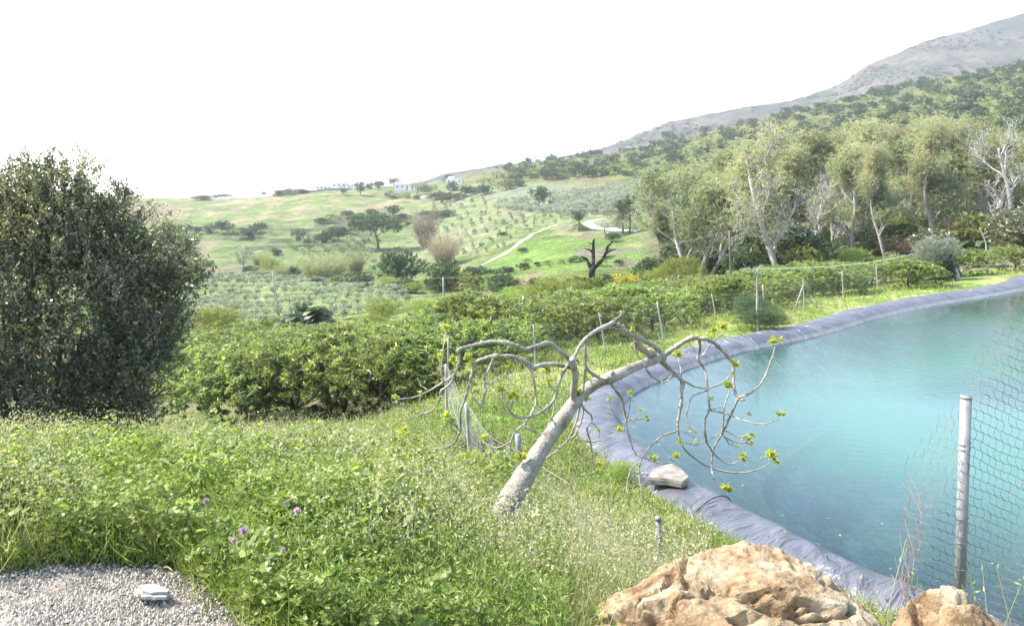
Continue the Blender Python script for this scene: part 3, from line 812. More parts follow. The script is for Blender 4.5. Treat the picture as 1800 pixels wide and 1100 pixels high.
def height(me): return max(v.co.z for v in me.vertices)
HE = [max(height(a), height(b) if b else 0) for a, b in EUC]
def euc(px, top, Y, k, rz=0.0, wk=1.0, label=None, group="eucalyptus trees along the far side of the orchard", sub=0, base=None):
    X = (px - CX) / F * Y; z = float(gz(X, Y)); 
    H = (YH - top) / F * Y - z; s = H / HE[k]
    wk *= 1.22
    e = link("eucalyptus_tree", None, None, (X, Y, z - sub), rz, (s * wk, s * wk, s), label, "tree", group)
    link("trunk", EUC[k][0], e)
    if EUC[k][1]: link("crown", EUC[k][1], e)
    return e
EG = "tall eucalyptus with pale trunk and loose olive green crown beyond the fence"
euc(1222, 248, 78, 0, 0, 1.35, "broad eucalyptus with several pale trunks splayed from one base, nearest to the burnt tree")
euc(1372, 203, 72, 1, 1.4, 1.0, "half bare eucalyptus with long white spreading limbs and sparse brown top")
euc(1300, 240, 104, 3, 1.0, 1.0, EG)
euc(1335, 215, 112, 2, 2.2, 1.1, EG)
euc(1432, 215, 112, 6, .3, 1.1, EG)
euc(1500, 238, 86, 2, 1.4, 1.05, "eucalyptus with golden brown crown between the half bare tree and the dark trunk")
euc(1560, 245, 80, 4, 2.9, .85, "eucalyptus with a straight dark trunk behind the fence line")
euc(1545, 195, 118, 6, 4.0, 1.1, EG)
euc(1600, 208, 108, 2, .7, 1.1, EG)
euc(1648, 205, 84, 4, 3.3, .9, "eucalyptus with slim trunk leaning over the silvery bush")
euc(1682, 188, 94, 3, .2, 1.05, "tallest eucalyptus, pale straight trunk rising above the silvery bush")
euc(1640, 192, 122, 6, 5.0, 1.1, EG)
euc(1722, 195, 92, 2, 5.2, 1.0, EG)
euc(1755, 200, 112, 4, 1.9, 1.1, EG)
euc(1788, 195, 78, 5, .9, 1.0, "leafless eucalyptus with bright white crooked limbs at the edge of the belt")
euc(1800, 215, 100, 3, 2.5, 1.1, EG)
euc(1850, 200, 92, 2, 2.0, 1.1, EG)
euc(1930, 180, 96, 6, 3.0, 1.1, EG)
for px_, t_, Y_, k_ in ((1265, 290, 96, 6), (1425, 300, 84, 5), (1262, 330, 84, 5), (1405, 250, 106, 4), (1345, 300, 124, 3), (1470, 262, 122, 3), (1590, 240, 122, 6), (1700, 235, 124, 2), (1770, 235, 124, 6), (1240, 330, 118, 4), (1530, 300, 98, 3), (1180, 350, 100, 4), (1625, 300, 96, 2), (1740, 300, 100, 3)):
    euc(px_, t_, Y_, k_, px_ * .7, 1.15, EG)
euc(1470, 300, 98, 5, 2.0, 1.2, "bare grey tree tangled among the eucalyptus, left of the dark trunk")
euc(1318, 360, 92, 5, 3.0, 1.4, "small bare grey tree beside the half bare eucalyptus")
euc(1720, 330, 84, 5, 4.0, 1.2, "low bare grey tree under the tall eucalyptus")

# ------------------------------------------------------------------ generic bushes (unit height, unit-ish width)
def bush_proto(seed, m, n=260, k=8, ll=.09, lw=.04, gap=.15, nl=6, flat=1.0, shell=.6, up=.3, name="bush", zc=.5, bottom=0.03):
    r = np.random.default_rng(seed)
    lobes = [(0, 0, zc, .42, .42, .46 * flat, .2)] + [(r.normal() * .2, r.normal() * .2, zc + r.normal() * .12, .22 + r.random() * .1, .22 + r.random() * .1, .2 + r.random() * .12, .05) for _ in range(nl)]
    mb = MB(); foliage(mb, lobes, n, k, .1, ll, lw, r, up=up, out=.6, shell=shell, top=.3, gap=gap, gs=.22, zmin=bottom)
    return mb.mesh(name, m)
def spray_proto(seed, m, n=900, ll=.35, lw=.012, fan=.5, hmin=.45, name="spray", curve=.3, base=.12):
    """upright stems fanning from the ground: cane, broom, twigs"""
    r = np.random.default_rng(seed); mb = MB()
    a = r.random(n) * 6.283; rad = np.sqrt(r.random(n)) * base
    P = np.stack([np.cos(a) * rad, np.sin(a) * rad, np.zeros(n)], 1)
    D = nrm(np.stack([np.cos(a) * rad / base * fan, np.sin(a) * rad / base * fan, np.ones(n)], 1) + r.normal(size=(n, 3)) * .12)
    H = hmin + (1 - hmin) * r.random(n)
    R = r.random(n); Pc = P
    for s in range(3):
        V, Fq = leaves(Pc, D, rdir(n, r), H / 3 * 1.1, lw * (1.2 - s * .3)); mb.add(V, Fq, R * .6)
        Pc = Pc + D * (H / 3)[:, None]
        D = nrm(D + np.stack([np.cos(a), np.sin(a), -np.ones(n) * .3], 1) * curve * .5 + r.normal(size=(n, 3)) * .08)
        k = 3
        for _ in range(k):
            Q = Pc - D * (H / 3)[:, None] * r.random(n)[:, None]
            V, Fq = leaves(Q, nrm(D + rdir(n, r) * .6), rdir(n, r), ll * .3 * (.5 + r.random(n)), lw * 1.1); mb.add(V, Fq, .4 + .6 * r.random(n))
    return mb.mesh(name, m)
def tree_proto(seed, m, trunk=.3, crown=(.42, .42, .34), zc=.66, n=420, k=9, ll=.055, lw=.028, gap=.2, bark=None, lean=0, nl=8):
    r = np.random.default_rng(seed); out, tips = [], []
    grow(r, (0, 0, -.03), nrm(np.array([lean, 0, 1.0])), trunk + .25, .032, 0, out, tips, .12, .1, 5, .9, .7, 2, .55)
    flare(out, 1.4)
    lobes = [(lean * .5, 0, zc, *crown, .3)] + [(lean * .5 + r.normal() * crown[0] * .5, r.normal() * crown[1] * .5, zc + r.normal() * crown[2] * .4, crown[0] * .45, crown[1] * .45, crown[2] * .45, .08) for _ in range(nl)]
    mb = MB(); foliage(mb, lobes, n, k, .07, ll, lw, r, up=.3, out=.6, shell=.55, top=.3, gap=gap, gs=.16)
    return skel_mb(out, rmin=.004).mesh("small_trunk", bark or M_BARK, True), mb.mesh("small_crown", m)
B_DARK = [bush_proto(300 + i, L_DARK, 300, 9, .085, .04) for i in range(3)]
B_OAK = [bush_proto(310 + i, L_OAK, 520, 11, .055, .028, .12) for i in range(2)]
B_SCRUB = [bush_proto(320 + i, L_SCRUB, 90, 6, .13, .07, .1) for i in range(5)]
B_SCRUB_D = [bush_proto(330 + i, L_DARK, 90, 6, .13, .07, .1) for i in range(3)]
B_FUZZ = [bush_proto(340 + i, L_FUZZ, 900, 9, .06, .010, .05, up=.6, flat=.9) for i in range(2)]
B_GORSE = [bush_proto(350 + i, L_GORSE, 240, 8, .07, .035, .15) for i in range(2)]
B_FENNEL = [bush_proto(360, L_FENNEL, 1500, 10, .06, .006, .05, up=.7)]
S_CANE = [spray_proto(370 + i, L_CANE, 420, fan=.45, base=.25) for i in range(2)]
S_BROWN = [spray_proto(380 + i, L_BROWN, 420, fan=.55, lw=.008, base=.12) for i in range(2)]
T_PINE = [tree_proto(390, L_DARK, .42, (.54, .54, .25), .74, 1000, 9, .05, .022, .12)]
T_ROUND = [tree_proto(400 + i, L_DARK, .25, (.46, .46, .34), .62, 380, 8, .06, .03) for i in range(3)]
T_GREY = [tree_proto(410 + i, L_OLIVE, .25, (.44, .44, .36), .62, 300, 8, .055, .022, .3) for i in range(2)]

def put(name, me, px, base, top, width, label, cat, group=None, rz=None, ybias=0, parts=None, Yfix=None):
    X, Y, z = G(px, base)
    if Yfix: Y = Yfix; X = (px - CX) / F * Y; z = float(gz(X, Y))
    H = (base - top) / F * Y; Wm = width / F * Y
    rz = float(rng.random() * 6.28) if rz is None else rz
    if parts:
        e = link(name, None, None, (X, Y, z), rz, (Wm / .95, Wm / .95, H), label, cat, group)
        for nm, m2 in zip(("trunk", "crown"), me): link(nm, m2, e)
        return e
    return link(name, me, None, (X, Y, z - .03 * H), rz, (Wm / .9, Wm / .9, H / .96), label, cat, group)
HG = "dark bushes dotted over the far hillside"
for i, (px, b, t, w) in enumerate([(292, 414, 395, 15), (309, 412, 394, 25), (332, 408, 395, 14), (348, 412, 398, 17), (344, 419, 409, 13), (368, 412, 396, 22), (391, 413, 391, 28),
        (425, 420, 403, 26), (441, 417, 400, 24), (457, 413, 396, 28), (302, 440, 414, 28), (318, 436, 416, 24), (337, 436, 415, 28), (336, 457, 440, 22), (314, 464, 450, 24), (300, 452, 438, 24),
        (441, 481, 468, 24), (486, 449, 437, 19), (540, 432, 421, 13), (562, 428, 413, 24), (576, 426, 402, 24), (590, 416, 399, 32), (604, 412, 400, 22), (365, 470, 458, 22),
        (666, 331, 318, 17), (748, 338, 326, 22), (795, 336, 322, 22), (760, 386, 372, 46), (786, 383, 371, 30), (770, 352, 338, 30), (786, 357, 345, 30), (805, 352, 341, 26),
        (840, 487, 470, 30), (862, 487, 472, 26), (826, 489, 471, 26), (720, 515, 497, 36), (702, 520, 506, 30), (878, 514, 497, 38), (1059, 502, 489, 30), (1077, 425, 409, 28), (640, 402, 388, 26), (940, 507, 492, 26),
        (1148, 480, 452, 34), (1180, 474, 440, 40), (650, 333, 322, 14), (720, 331, 321, 18), (835, 340, 330, 22)]):
    put("bush", B_DARK[i % 3], px, b, t, w, "dark green bush on the far grassy hillside", "bush", HG)
for px, b, t, w, l in ((821, 347, 328, 26, "round dark bush just below the white house on the ridge"), (849, 342, 324, 30, "round dark bush at the top corner of the upper olive grove"),
                       (516, 490, 468, 21, "small upright dark bush between two clumps of pale cane"), (892, 486, 470, 25, "low rounded dark bush on the bright green meadow")):
    put("bush", B_DARK[0], px, b, t, w, l, "bush")
for px, b, t, w in ((666, 334, 318, 17), (634, 344, 321, 24), (604, 343, 331, 15), (945, 286, 280, 13), (957, 317, 298, 24), (977, 315, 301, 20), (788, 325, 306, 18), (691, 383, 362, 36)):
    put("hill_tree", T_ROUND[int(px) % 3], px, b, t, w, "small round dark tree near the crest of the far hill", "tree", "small trees along the hill crest", parts=1)
put("hill_tree", T_ROUND[0], 464, 338, 327, 10, "lone small tree standing up behind the long white wall", "tree", parts=1)
put("hill_tree", T_ROUND[1], 693, 325, 309, 26, "broad dark tree standing behind the white house", "tree", parts=1)
put("hill_tree", T_ROUND[2], 895, 300, 283, 16, "dark tree alone on the skyline with its shadow", "tree", parts=1)
put("pine_tree", T_PINE[0], 665, 439, 377, 76, "umbrella pine with wide flat crown in the middle of the far hillside", "pine tree", parts=1)
put("round_tree", T_ROUND[1], 948, 364, 328, 46, "round dark tree alone in front of the upper olive grove", "tree", parts=1)
put("hill_tree", T_GREY[0], 428, 480, 432, 46, "grey green tree with bare trunk at the edge of the lower olive rows", "tree", parts=1)
put("hill_tree", T_ROUND[0], 526, 427, 402, 32, "leaning dark tree above the terraced rows", "tree", parts=1)
put("hill_tree", T_GREY[1], 734, 342, 318, 32, "pale grey tree beside the white house on the ridge", "tree", parts=1)
put("hill_tree", T_GREY[0], 873, 312, 296, 36, "pale broad tree on the slope below the skyline", "tree", parts=1)
put("bush", B_FUZZ[0], 473, 480, 452, 34, "bright light green bush beside the leaning pole", "bush")
put("bush", B_DARK[0], 700, 506, 440, 70, "large dark rounded bush below the umbrella pine", "bush")
put("bush", B_DARK[2], 776, 514, 461, 62, "dark leafy bush at the foot of the bare brown tree", "bush")
for px, b, t, w, l in ((558, 494, 456, 48, "large clump of pale cane above the olive rows"), (588, 492, 452, 40, "second large clump of pale cane, just right of the first"), (625, 480, 449, 28, "small clump of pale cane below the umbrella pine"),
                       (495, 492, 470, 20, "little clump of pale cane beside the upright dark bush"), (455, 466, 449, 24, "pale brown clump beside the grey green tree")):
    put("cane_clump", S_CANE[int(px) % 2], px, b, b - (b - t) * 1.35, w * 1.0, l, "cane")
put("bare_tree", S_BROWN[0], 780, 468, 395, 62, "bare brown twiggy tree in the middle of the valley", "bare tree")
put("bare_tree", S_BROWN[1], 748, 436, 358, 46, "reddish brown twiggy treetop behind the bare tree", "bare tree")
put("gorse", B_GORSE[0], 791, 511, 484, 30, "yellow flowering gorse in front of the dark leafy bush", "gorse")
for px, b, t, w, l in ((1088, 498, 481, 36, "yellow gorse just right of the burnt tree"), (1120, 496, 479, 38, "yellow gorse between the burnt tree and the eucalyptus"), (1152, 488, 472, 26, "small yellow gorse nearest to the eucalyptus trunk")):
    put("gorse", B_GORSE[1], px, b, t, w, l, "gorse")
for px, b, t, w, l in ((665, 568, 520, 56, "rounded feathery yellow green shrub behind the orchard"), (966, 545, 486, 88, "wide feathery pale green shrub below the burnt tree"), (372, 588, 540, 100, "wide feathery pale shrub behind the orchard near the big dark tree"),
                       (1170, 505, 470, 70, "feathery green shrub at the foot of the many trunked eucalyptus"), (905, 540, 505, 70, "low feathery pale shrub at the upper edge of the orchard"), (760, 560, 528, 90, "low spreading pale green shrub by the wooden pole")):
    put("feathery_shrub", B_FUZZ[int(px) % 2], px, b, t, w, l, "shrub")
rb_ = np.random.default_rng(31)
def bush_line(pts, n, h, protos, label, grp, spread=4):
    P = np.array(pts, float); t = rb_.random(n) * (len(P) - 1)
    for i, q in enumerate(t):
        k = min(int(q), len(P) - 2); x, y = P[k] + (P[k + 1] - P[k]) * (q - k) + rb_.normal(size=2) * [spread, spread * .35]
        hh = h * (.6 + .8 * rb_.random()); put("bush", protos[i % len(protos)], x, y, y - hh, hh * 1.7, label, "bush", grp)
bush_line([(555, 396), (600, 386), (650, 382), (722, 386)], 16, 10, [B_DARK[0], B_SCRUB[0]], "bush on the dark undercut bank behind the umbrella pine", "bushes on the undercut bank")
bush_line([(640, 346), (700, 348), (770, 352), (850, 346)], 16, 8, [B_DARK[1], B_SCRUB[1], T_GREY[0][1]], "bush in the hedge below the ridge houses", "bushes in the hedge below the houses")
bush_line([(600, 500), (660, 505), (740, 512), (820, 506), (900, 512), (1000, 520), (1060, 515)], 30, 20, [B_SCRUB[2], B_FUZZ[0], B_DARK[2], B_SCRUB[3]], "mixed green bush along the valley bottom behind the orchard", "bushes along the valley bottom", 8)
bush_line([(860, 400), (930, 470), (1000, 455), (1100, 480)], 14, 9, [B_SCRUB[4], B_DARK[0]], "small bush on the bright meadow slope", "small bushes on the meadow slope", 14)
bush_line([(400, 596), (470, 590), (560, 588), (650, 586), (720, 576)], 16, 24, [B_FUZZ[0], B_SCRUB[1], B_FUZZ[1]], "soft green bush between the orchard and the olive rows", "bushes between the orchard and the olive rows", 10)
bush_line([(880, 330), (960, 312), (1040, 306), (1130, 312)], 24, 12, [B_SCRUB[0], B_DARK[2], B_SCRUB[3]], "bush along the top edge of the upper olive grove", "bushes above the upper olive grove", 8)
# bushes under the eucalyptus belt
r = np.random.default_rng(77)
for i in range(120):
    px = 1150 + 780 * r.random(); Y = 70 + 55 * r.random(); X = (px - CX) / F * Y
    if pond_sd(X, Y) < 9: continue
    s = 1.4 + 3.2 * r.random(); me = [B_DARK[0], B_SCRUB[0], B_FUZZ[0], B_DARK[1], S_BROWN[0], B_OAK[0]][i % 6]
    link("undergrowth_bush", me, None, (X, Y, float(gz(X, Y)) - .05), r.random() * 6, (s * 1.4, s * 1.4, s), "bush in the shade under the eucalyptus belt", "bush", "bushes under the eucalyptus trees")

# ------------------------------------------------------------------ olive plots
OLV = [tree_proto(420 + i, L_OLIVE, .3, (.45, .45, .3), .62, 110, 8, .13, .04, .1, nl=4) for i in range(4)]
def merge_tree(pair, name):
    mb = MB()
    for k, me in enumerate(pair):
        v = np.empty(len(me.vertices) * 3, np.float32); me.vertices.foreach_get("co", v)
        fs = [list(p.vertices) for p in me.polygons]
        rr = np.empty(len(fs), np.float32); me.attributes["rnd"].data.foreach_get("value", rr)
        q = np.array([f + [-1] * (4 - len(f)) for f in fs]); mb.add(v.reshape(-1, 3), q, rr, k)
    return mb.mesh(name, [pair[0].materials[0], pair[1].materials[0]])
OLM = [merge_tree(p, "olive") for p in OLV]
r = np.random.default_rng(8)
no = 0
for Y0 in 97 * 1.08 ** np.arange(0, 10):
    for X0 in np.arange(-95, -5, 1.75):
        Y = Y0 + r.normal() * .12 - (X0 + 40) * .16; X = X0 + r.normal() * .15; g = float(gz(X, Y)); px = CX + F * X / Y; py = YH - F * g / Y
        if not in_poly(np.array([px]), np.array([py]), [(300, 574), (340, 482), (560, 484), (700, 505), (740, 535), (600, 574)])[0]: continue
        if r.random() < .06: continue
        s = (1.15 + .45 * r.random()) * (Y0 / 120) ** .3
        link("olive_tree", OLM[int(r.integers(4))], None, (X, Y, g), r.random() * 6, (s * 1.15, s * 1.15, s), "young silvery olive tree in the planted rows below the hillside", "olive tree", "olive trees in the lower rows")
        no += 1
far_o = []
for Y0 in np.arange(285, 400, 4.2):
    for X0 in np.arange(-20, 75, 3.4):
        Y = Y0 + r.normal() * .6; X = X0 + r.normal() * .5; g = float(gz(X, Y)); px = CX + F * X / Y; py = YH - F * g / Y
        if not in_poly(np.array([px]), np.array([py]), [(810, 352), (870, 330), (960, 319), (1145, 319), (1145, 380), (1000, 379), (900, 372), (850, 360)])[0]: continue
        if abs(px - 948) < 22 and 338 < py < 366: continue
        far_o.append((Y, X, g))
far_o.sort()
nk = max(0, 290 - no)
for Y, X, g in far_o[:nk]:
    s = 2.2 + 1.0 * r.random()
    link("olive_tree", OLM[int(r.integers(4))], None, (X, Y, g), r.random() * 6, (s * 1.2, s * 1.2, s), "small silvery olive tree in the upper hillside grove", "olive tree", "olive trees in the upper grove")
def meshco(me):
    v = np.empty(len(me.vertices) * 3, np.float32); me.vertices.foreach_get("co", v)
    fs = [list(p.vertices) for p in me.polygons]; rr = np.empty(len(fs), np.float32); me.attributes["rnd"].data.foreach_get("value", rr)
    return v.reshape(-1, 3), np.array([f + [-1] * (4 - len(f)) for f in fs]), rr
def scatter_merge(name, protos, items, mats, r, **kw):
    mb = MB(); base = [meshco(p) for p in protos]
    for X, Y, z, sx, sz in items:
        v, q, rr = base[int(r.integers(len(base)))]; a = r.random() * 6.28; ca, sa = math.cos(a), math.sin(a)
        w = np.stack([(v[:, 0] * ca - v[:, 1] * sa) * sx + X, (v[:, 0] * sa + v[:, 1] * ca) * sx + Y, v[:, 2] * sz + z], 1)
        mb.add(w, q, np.clip(rr + r.normal() * .12, 0, 1))
    return link(name, mb.mesh(name, mats), kind="stuff", **kw)
print("olives", no, len(far_o))
rest = far_o[nk:]
if rest:
    OLC = [p[1] for p in OLV]
    scatter_merge("olive_grove", OLC, [(X, Y, g - .3, 3.0 + r.random(), 2.4 + r.random()) for Y, X, g in rest], L_OLIVE, r)

# saplings on the hillside plots and terrace rows
B_SAP = [bush_proto(430 + i, L_OLIVE, 40, 6, .26, .12, 0, nl=0) for i in range(3)] + [bush_proto(440, L_SCRUB, 26, 6, .2, .09, .05, nl=3)]
ns_ = 0
for row in range(13):
    for k in range(18):
        px = 735 + k * 18 + row * 4 + r.normal() * 3; py = 352 + row * 8.2 - k * .8 + r.normal() * 1.5
        if not in_poly(np.array([px]), np.array([py]), [(745, 360), (850, 345), (880, 375), (1000, 380), (1010, 396), (950, 402), (900, 430), (840, 462), (760, 440), (700, 430)])[0] or r.random() < .12: continue
        X, Y, g = G(px, py); s = (5.5 + 4 * r.random()) / F * Y
        link("sapling", B_SAP[int(r.integers(4))], None, (X, Y, g), r.random() * 6, (s * .95, s * .95, s), "small pale sapling on the grassy hillside plot", "sapling", "saplings on the hillside plots"); ns_ += 1
for row in range(8):
    for k in range(16):
        px = 500 + row * 22 + k * 6.0 + r.normal() * 1; py = 428 + k * 3.4 - row * 1.5 + r.normal() * .8
        if px > 655 + row * 2 or py > 482: continue
        X, Y, g = G(px, py); s = (5 + 3 * r.random()) / F * Y
        link("vine_bush", B_SAP[3 if r.random() < .75 else 0], None, (X, Y, g), r.random() * 6, (s * 1.1, s * 1.1, s), "low bush in the slanting rows left of the umbrella pine", "bush", "bushes planted in slanting rows"); ns_ += 1
print("saplings", ns_)

# ------------------------------------------------------------------ scrub on the big hillside
items = []
r = np.random.default_rng(21)
for _ in range(5200):
    px = 800 + 1180 * r.random(); Y = math.exp(math.log(150) + (math.log(690) - math.log(150)) * r.random()); X = (px - CX) / F * Y
    g = float(gz(X, Y)); py = YH - F * g / Y
    lim = np.interp(px, [800, 900, 960, 1130, 1135, 1300, 1800, 2000], [300, 318, 314, 314, 372, 395, 375, 370])
    if py > lim: continue
    if px < 900 and r.random() < .6: continue
    big = r.random() < .24
    s = (3.2 + 3.0 * r.random()) if big else (1.3 + 1.6 * r.random())
    items.append((s / Y, X, Y, g, s, big))
items.sort(reverse=True)
for i, (_, X, Y, g, s, big) in enumerate(items[:285]):
    me = (B_SCRUB_D if big and i % 3 else B_SCRUB)[i % 3]
    link("hill_shrub", me, None, (X, Y, g - .2), r.random() * 6, (s * 1.25, s * 1.25, s), "green wild shrub on the steep scrubby hillside", "shrub", "wild shrubs on the steep hillside")
sel = items[285:]
for nm, pr, m_, k in (("scrub", B_SCRUB, L_SCRUB, [q for q in sel if not q[5]]), ("dark_scrub", B_SCRUB_D, L_DARK, [q for q in sel if q[5]])):
    lite = [bush_proto(500 + j, m_, 30, 4, .26, .15, .0, name=nm) for j in range(3)]
    scatter_merge(nm, lite, [(X, Y, g - .2, s * 1.3, s) for _, X, Y, g, s, b in k], m_, r)
gi = []
for _ in range(420):
    px = 1000 + 800 * r.random(); Y = 260 + 300 * r.random(); X = (px - CX) / F * Y; g = float(gz(X, Y)); py = YH - F * g / Y
    if py < np.interp(px, [1000, 1130, 1200, 1800], [314, 314, 350, 300]) and fbm(X / 40, Y / 40, 0, 2, 5) > .5: gi.append((X, Y, g - .1, 2.5 + 2.5 * r.random(), 1.4))
scatter_merge("gorse_scrub", [bush_proto(510, L_FUZZ, 30, 4, .26, .15, .0)], gi, leaf_mat("hill_gorse", [(0, (.16, .17, .02)), (1, (.42, .36, .03))], .7, .2), r)
# skyline trees on the right ridge
for i, (px, b, t) in enumerate([(1382, 202, 190), (1175, 246, 228), (1540, 170, 155), (1620, 160, 146), (1440, 192, 180), (1690, 148, 133), (1545, 172, 158), (1490, 185, 170), (1780, 130, 112), (1240, 240, 224), (1320, 225, 208)]):
    put("hill_tree", T_ROUND[i % 3], px, b, t, 26, "dark tree rising over the scrub on the steep ridge", "tree", "trees on the steep ridge", parts=1)

mi = []
XMv, YMv, ZMv = XM[:-1], Ym[:-1], ZM[:-1]
for _ in range(5200):
    i, j = int(r.integers(25, XMv.shape[0] - 1)), int(r.integers(60, XMv.shape[1] - 60)); f = r.random()
    X, Y, g = [float(A[i, j] * (1 - f) + A[i, j + 1] * f) for A in (XMv, YMv, ZMv)]
    if n3(X / 70, Y / 90, 0, 44) + .25 * r.random() < .52: continue
    mi.append((X, Y, g - .4, 3.5 + 6 * r.random() ** 2, 1.6 + 2.6 * r.random() ** 2))
L_MSC = leaf_mat("mountain_scrub_leaf", [(0, (.035, .045, .025)), (1, (.10, .105, .06))], .7, .2, .1)
scatter_merge("mountain_scrub", [bush_proto(520 + j, L_MSC, 10, 4, .45, .3, 0, nl=3) for j in range(3)], mi, L_MSC, r)
# ------------------------------------------------------------------ houses and walls on the ridge
M_WHITE = noise_mat("white_render", [(.3, (.72, .70, .67)), (.7, (.82, .80, .77))], 1.5, .8, .1)
M_ROOF = noise_mat("terracotta_roof", [(.3, (.30, .19, .15)), (.7, (.42, .28, .22))], 4, .85, .4)
M_PANE = noise_mat("dark_window_pane", [(.4, (.03, .035, .045)), (.6, (.06, .065, .08))], 1, .15, 0)
M_STONE = noise_mat("stone_wall", [(.3, (.22, .2, .17)), (.7, (.4, .37, .32))], 2, .9, .5)
def house(px, base, w, d, h, label, pitched=True, blocks=()):
    X, Y, z = G(px, base)
    e = link("house", None, None, (X, Y, z), rng.normal() * .1, None, label, "house", "white houses along the ridge")
    mb = MB(); mb.add(*box((0, 0, h / 2 - 1), (w, d, h + 2)))
    for bx, bw, bh in blocks: mb.add(*box((bx, .5, h + bh / 2), (bw, d * .6, bh)))
    link("wall", mb.mesh("house_wall", M_WHITE), e)
    mr_ = MB()
    if pitched:
        a, b, o = w / 2 + .4, d / 2 + .4, .9
        v = np.array([[-a, -b, h], [a, -b, h], [a, b, h], [-a, b, h], [-a, 0, h + 1.5], [a, 0, h + 1.5]]) + [0, 0, .02]
        mr_.add(v, np.array([[0, 1, 5, 4], [2, 3, 4, 5], [0, 3, 2, 1]])); mr_.add(v, np.array([[0, 4, 3], [1, 2, 5]]))
    else:
        mr_.add(*box((0, -d / 2 - .05, h + .12), (w + .3, .3, .5))); mr_.add(*box((0, 0, h + .1), (w - .3, d - .3, .15)))
    link("roof", mr_.mesh("roof", M_ROOF if pitched else M_WHITE), e)
    n = max(2, int(w / 3.2))
    for i in range(n):
        x = -w / 2 + (i + .5) * w / n
        link("window", MB().add(*box((x, -d / 2 - .03, h * .58), (1.1, .12, 1.2))).mesh("window", M_PANE), e)
    link("door", MB().add(*box((w / n * .5 - .2, -d / 2 - .03, 1.0), (.9, .1, 2.0))).mesh("door", M_STONE), e)
house(574, 332, 17, 9, 3.2, "long low white house, leftmost of the row on the ridge", False, ((3, 5, 2.2),))
house(597, 329, 12, 9, 4.6, "white flat roofed house in the middle of the ridge row", False, ((-2, 4, 1.8),))
house(615, 328, 10, 9, 3.6, "small white house at the right end of the ridge row", True)
house(712, 336, 14, 9, 4.6, "white two part house with a grey roof under the broad dark tree", True)
house(722, 335, 8, 8, 3.4, "small white outbuilding against the right side of the ridge house", True)
house(800, 324, 12, 8, 4.0, "white house by itself on the slope right of the pale grey tree", False, ((-3, 4, 1.6),))
def wall_run(name, pts, h, t, m, label, cat="wall"):
    mb = MB()
    Q = [G(*p) for p in pts]; P = smooth_line(np.array(Q)[:, :2], 8)
    for a, b in zip(P[:-1], P[1:]):
        c = (a + b) / 2; L_ = np.linalg.norm(b - a); rz = math.atan2(b[1] - a[1], b[0] - a[0])
        z = float(gz(c[0], c[1])); mb.add(*box((c[0], c[1], z + h / 2 - 1), (L_ * 1.01, t, h + 2), rz))
    return link(name, mb.mesh(name, m), None, label=label, cat=cat)
wall_run("garden_wall", [(335, 352), (400, 350), (478, 346)], 1.6, .4, M_WHITE, "long low white wall along the left crest of the hill")
wall_run("stone_wall", [(480, 345), (540, 338), (618, 334)], 1.2, .5, M_STONE, "grey brown stone wall running from the white wall to the houses")
for i, (px, b, t, w) in enumerate([(355, 352, 344, 28), (378, 350, 343, 26), (398, 349, 342, 22), (490, 345, 335, 18), (510, 342, 333, 20), (532, 340, 333, 20)]):
    put("hedge_bush", B_DARK[i % 3], px, b, t, w, "dusty green hedge bush behind the walls on the crest", "bush", "hedge bushes behind the crest walls")

# ------------------------------------------------------------------ burnt tree
def px_chain(pts, Y0, dy=None):
    """picture polyline at depth Y0 (plus dy per point) -> world points"""
    dy = np.zeros(len(pts)) if dy is None else np.asarray(dy)
    return np.array([W(p[0], p[1], Y0 + d) for p, d in zip(pts, dy)])
def limb(mb, P, R, k=8, n=5, bump=.0, r=rng):
    Q = smooth_line(P, n); RR = np.interp(np.linspace(0, 1, len(Q)), np.linspace(0, 1, len(R)), R)
    if bump: RR = RR * (1 + bump * (r.random(len(RR)) - .5))
    mb.add(*tube(Q, RR, k))
X, Yb_, zb = G(1042, 498)
mb = MB(); q = 1 / F * Yb_
for pts, R in (([(1042, 500), (1040, 488), (1041, 476), (1043, 470)], [8, 6, 6, 5.5]),
               ([(1041, 476), (1036, 466), (1031, 456), (1022, 451)], [4, 3.2, 2.6, 1.2]),
               ([(1042, 472), (1043, 458), (1043, 442), (1043, 428), (1044, 420)], [4, 3.4, 3, 2.4, 1.4]),
               ([(1042, 446), (1038, 440), (1032, 438), (1027, 436)], [1.8, 1.5, 1.2, .6]), ([(1043, 430), (1036, 427), (1033, 426)], [1, .8, .4]),
               ([(1043, 472), (1052, 464), (1060, 454), (1066, 442), (1068, 434), (1078, 424)], [4.2, 3.4, 3.2, 2.6, 2.2, 1]),
               ([(1064, 446), (1072, 441), (1083, 438)], [2.4, 1.8, .8]), ([(1057, 459), (1066, 452), (1076, 451), (1082, 450)], [2.4, 1.6, 1.2, .5]),
               ([(1060, 454), (1068, 455), (1079, 454)], [1.6, 1.2, .5]), ([(1066, 440), (1070, 437), (1075, 440)], [1.2, 1, .4])):
    limb(mb, px_chain(pts, Yb_, rng.normal(size=len(pts)) * .5 * np.linspace(0, 1, len(pts))), np.array(R) * q, 7, 4, .25)
link("burnt_tree", mb.mesh("burnt_tree", M_CHAR, True), label="burnt black leafless tree with stubby limbs on the meadow slope", cat="burnt tree")
link("dark_bush", B_DARK[1], None, (*G(1064, 500)[:2], G(1064, 500)[2]), 0, (1.9, 1.9, 1.2), "low dark bush at the foot of the burnt tree", "bush")

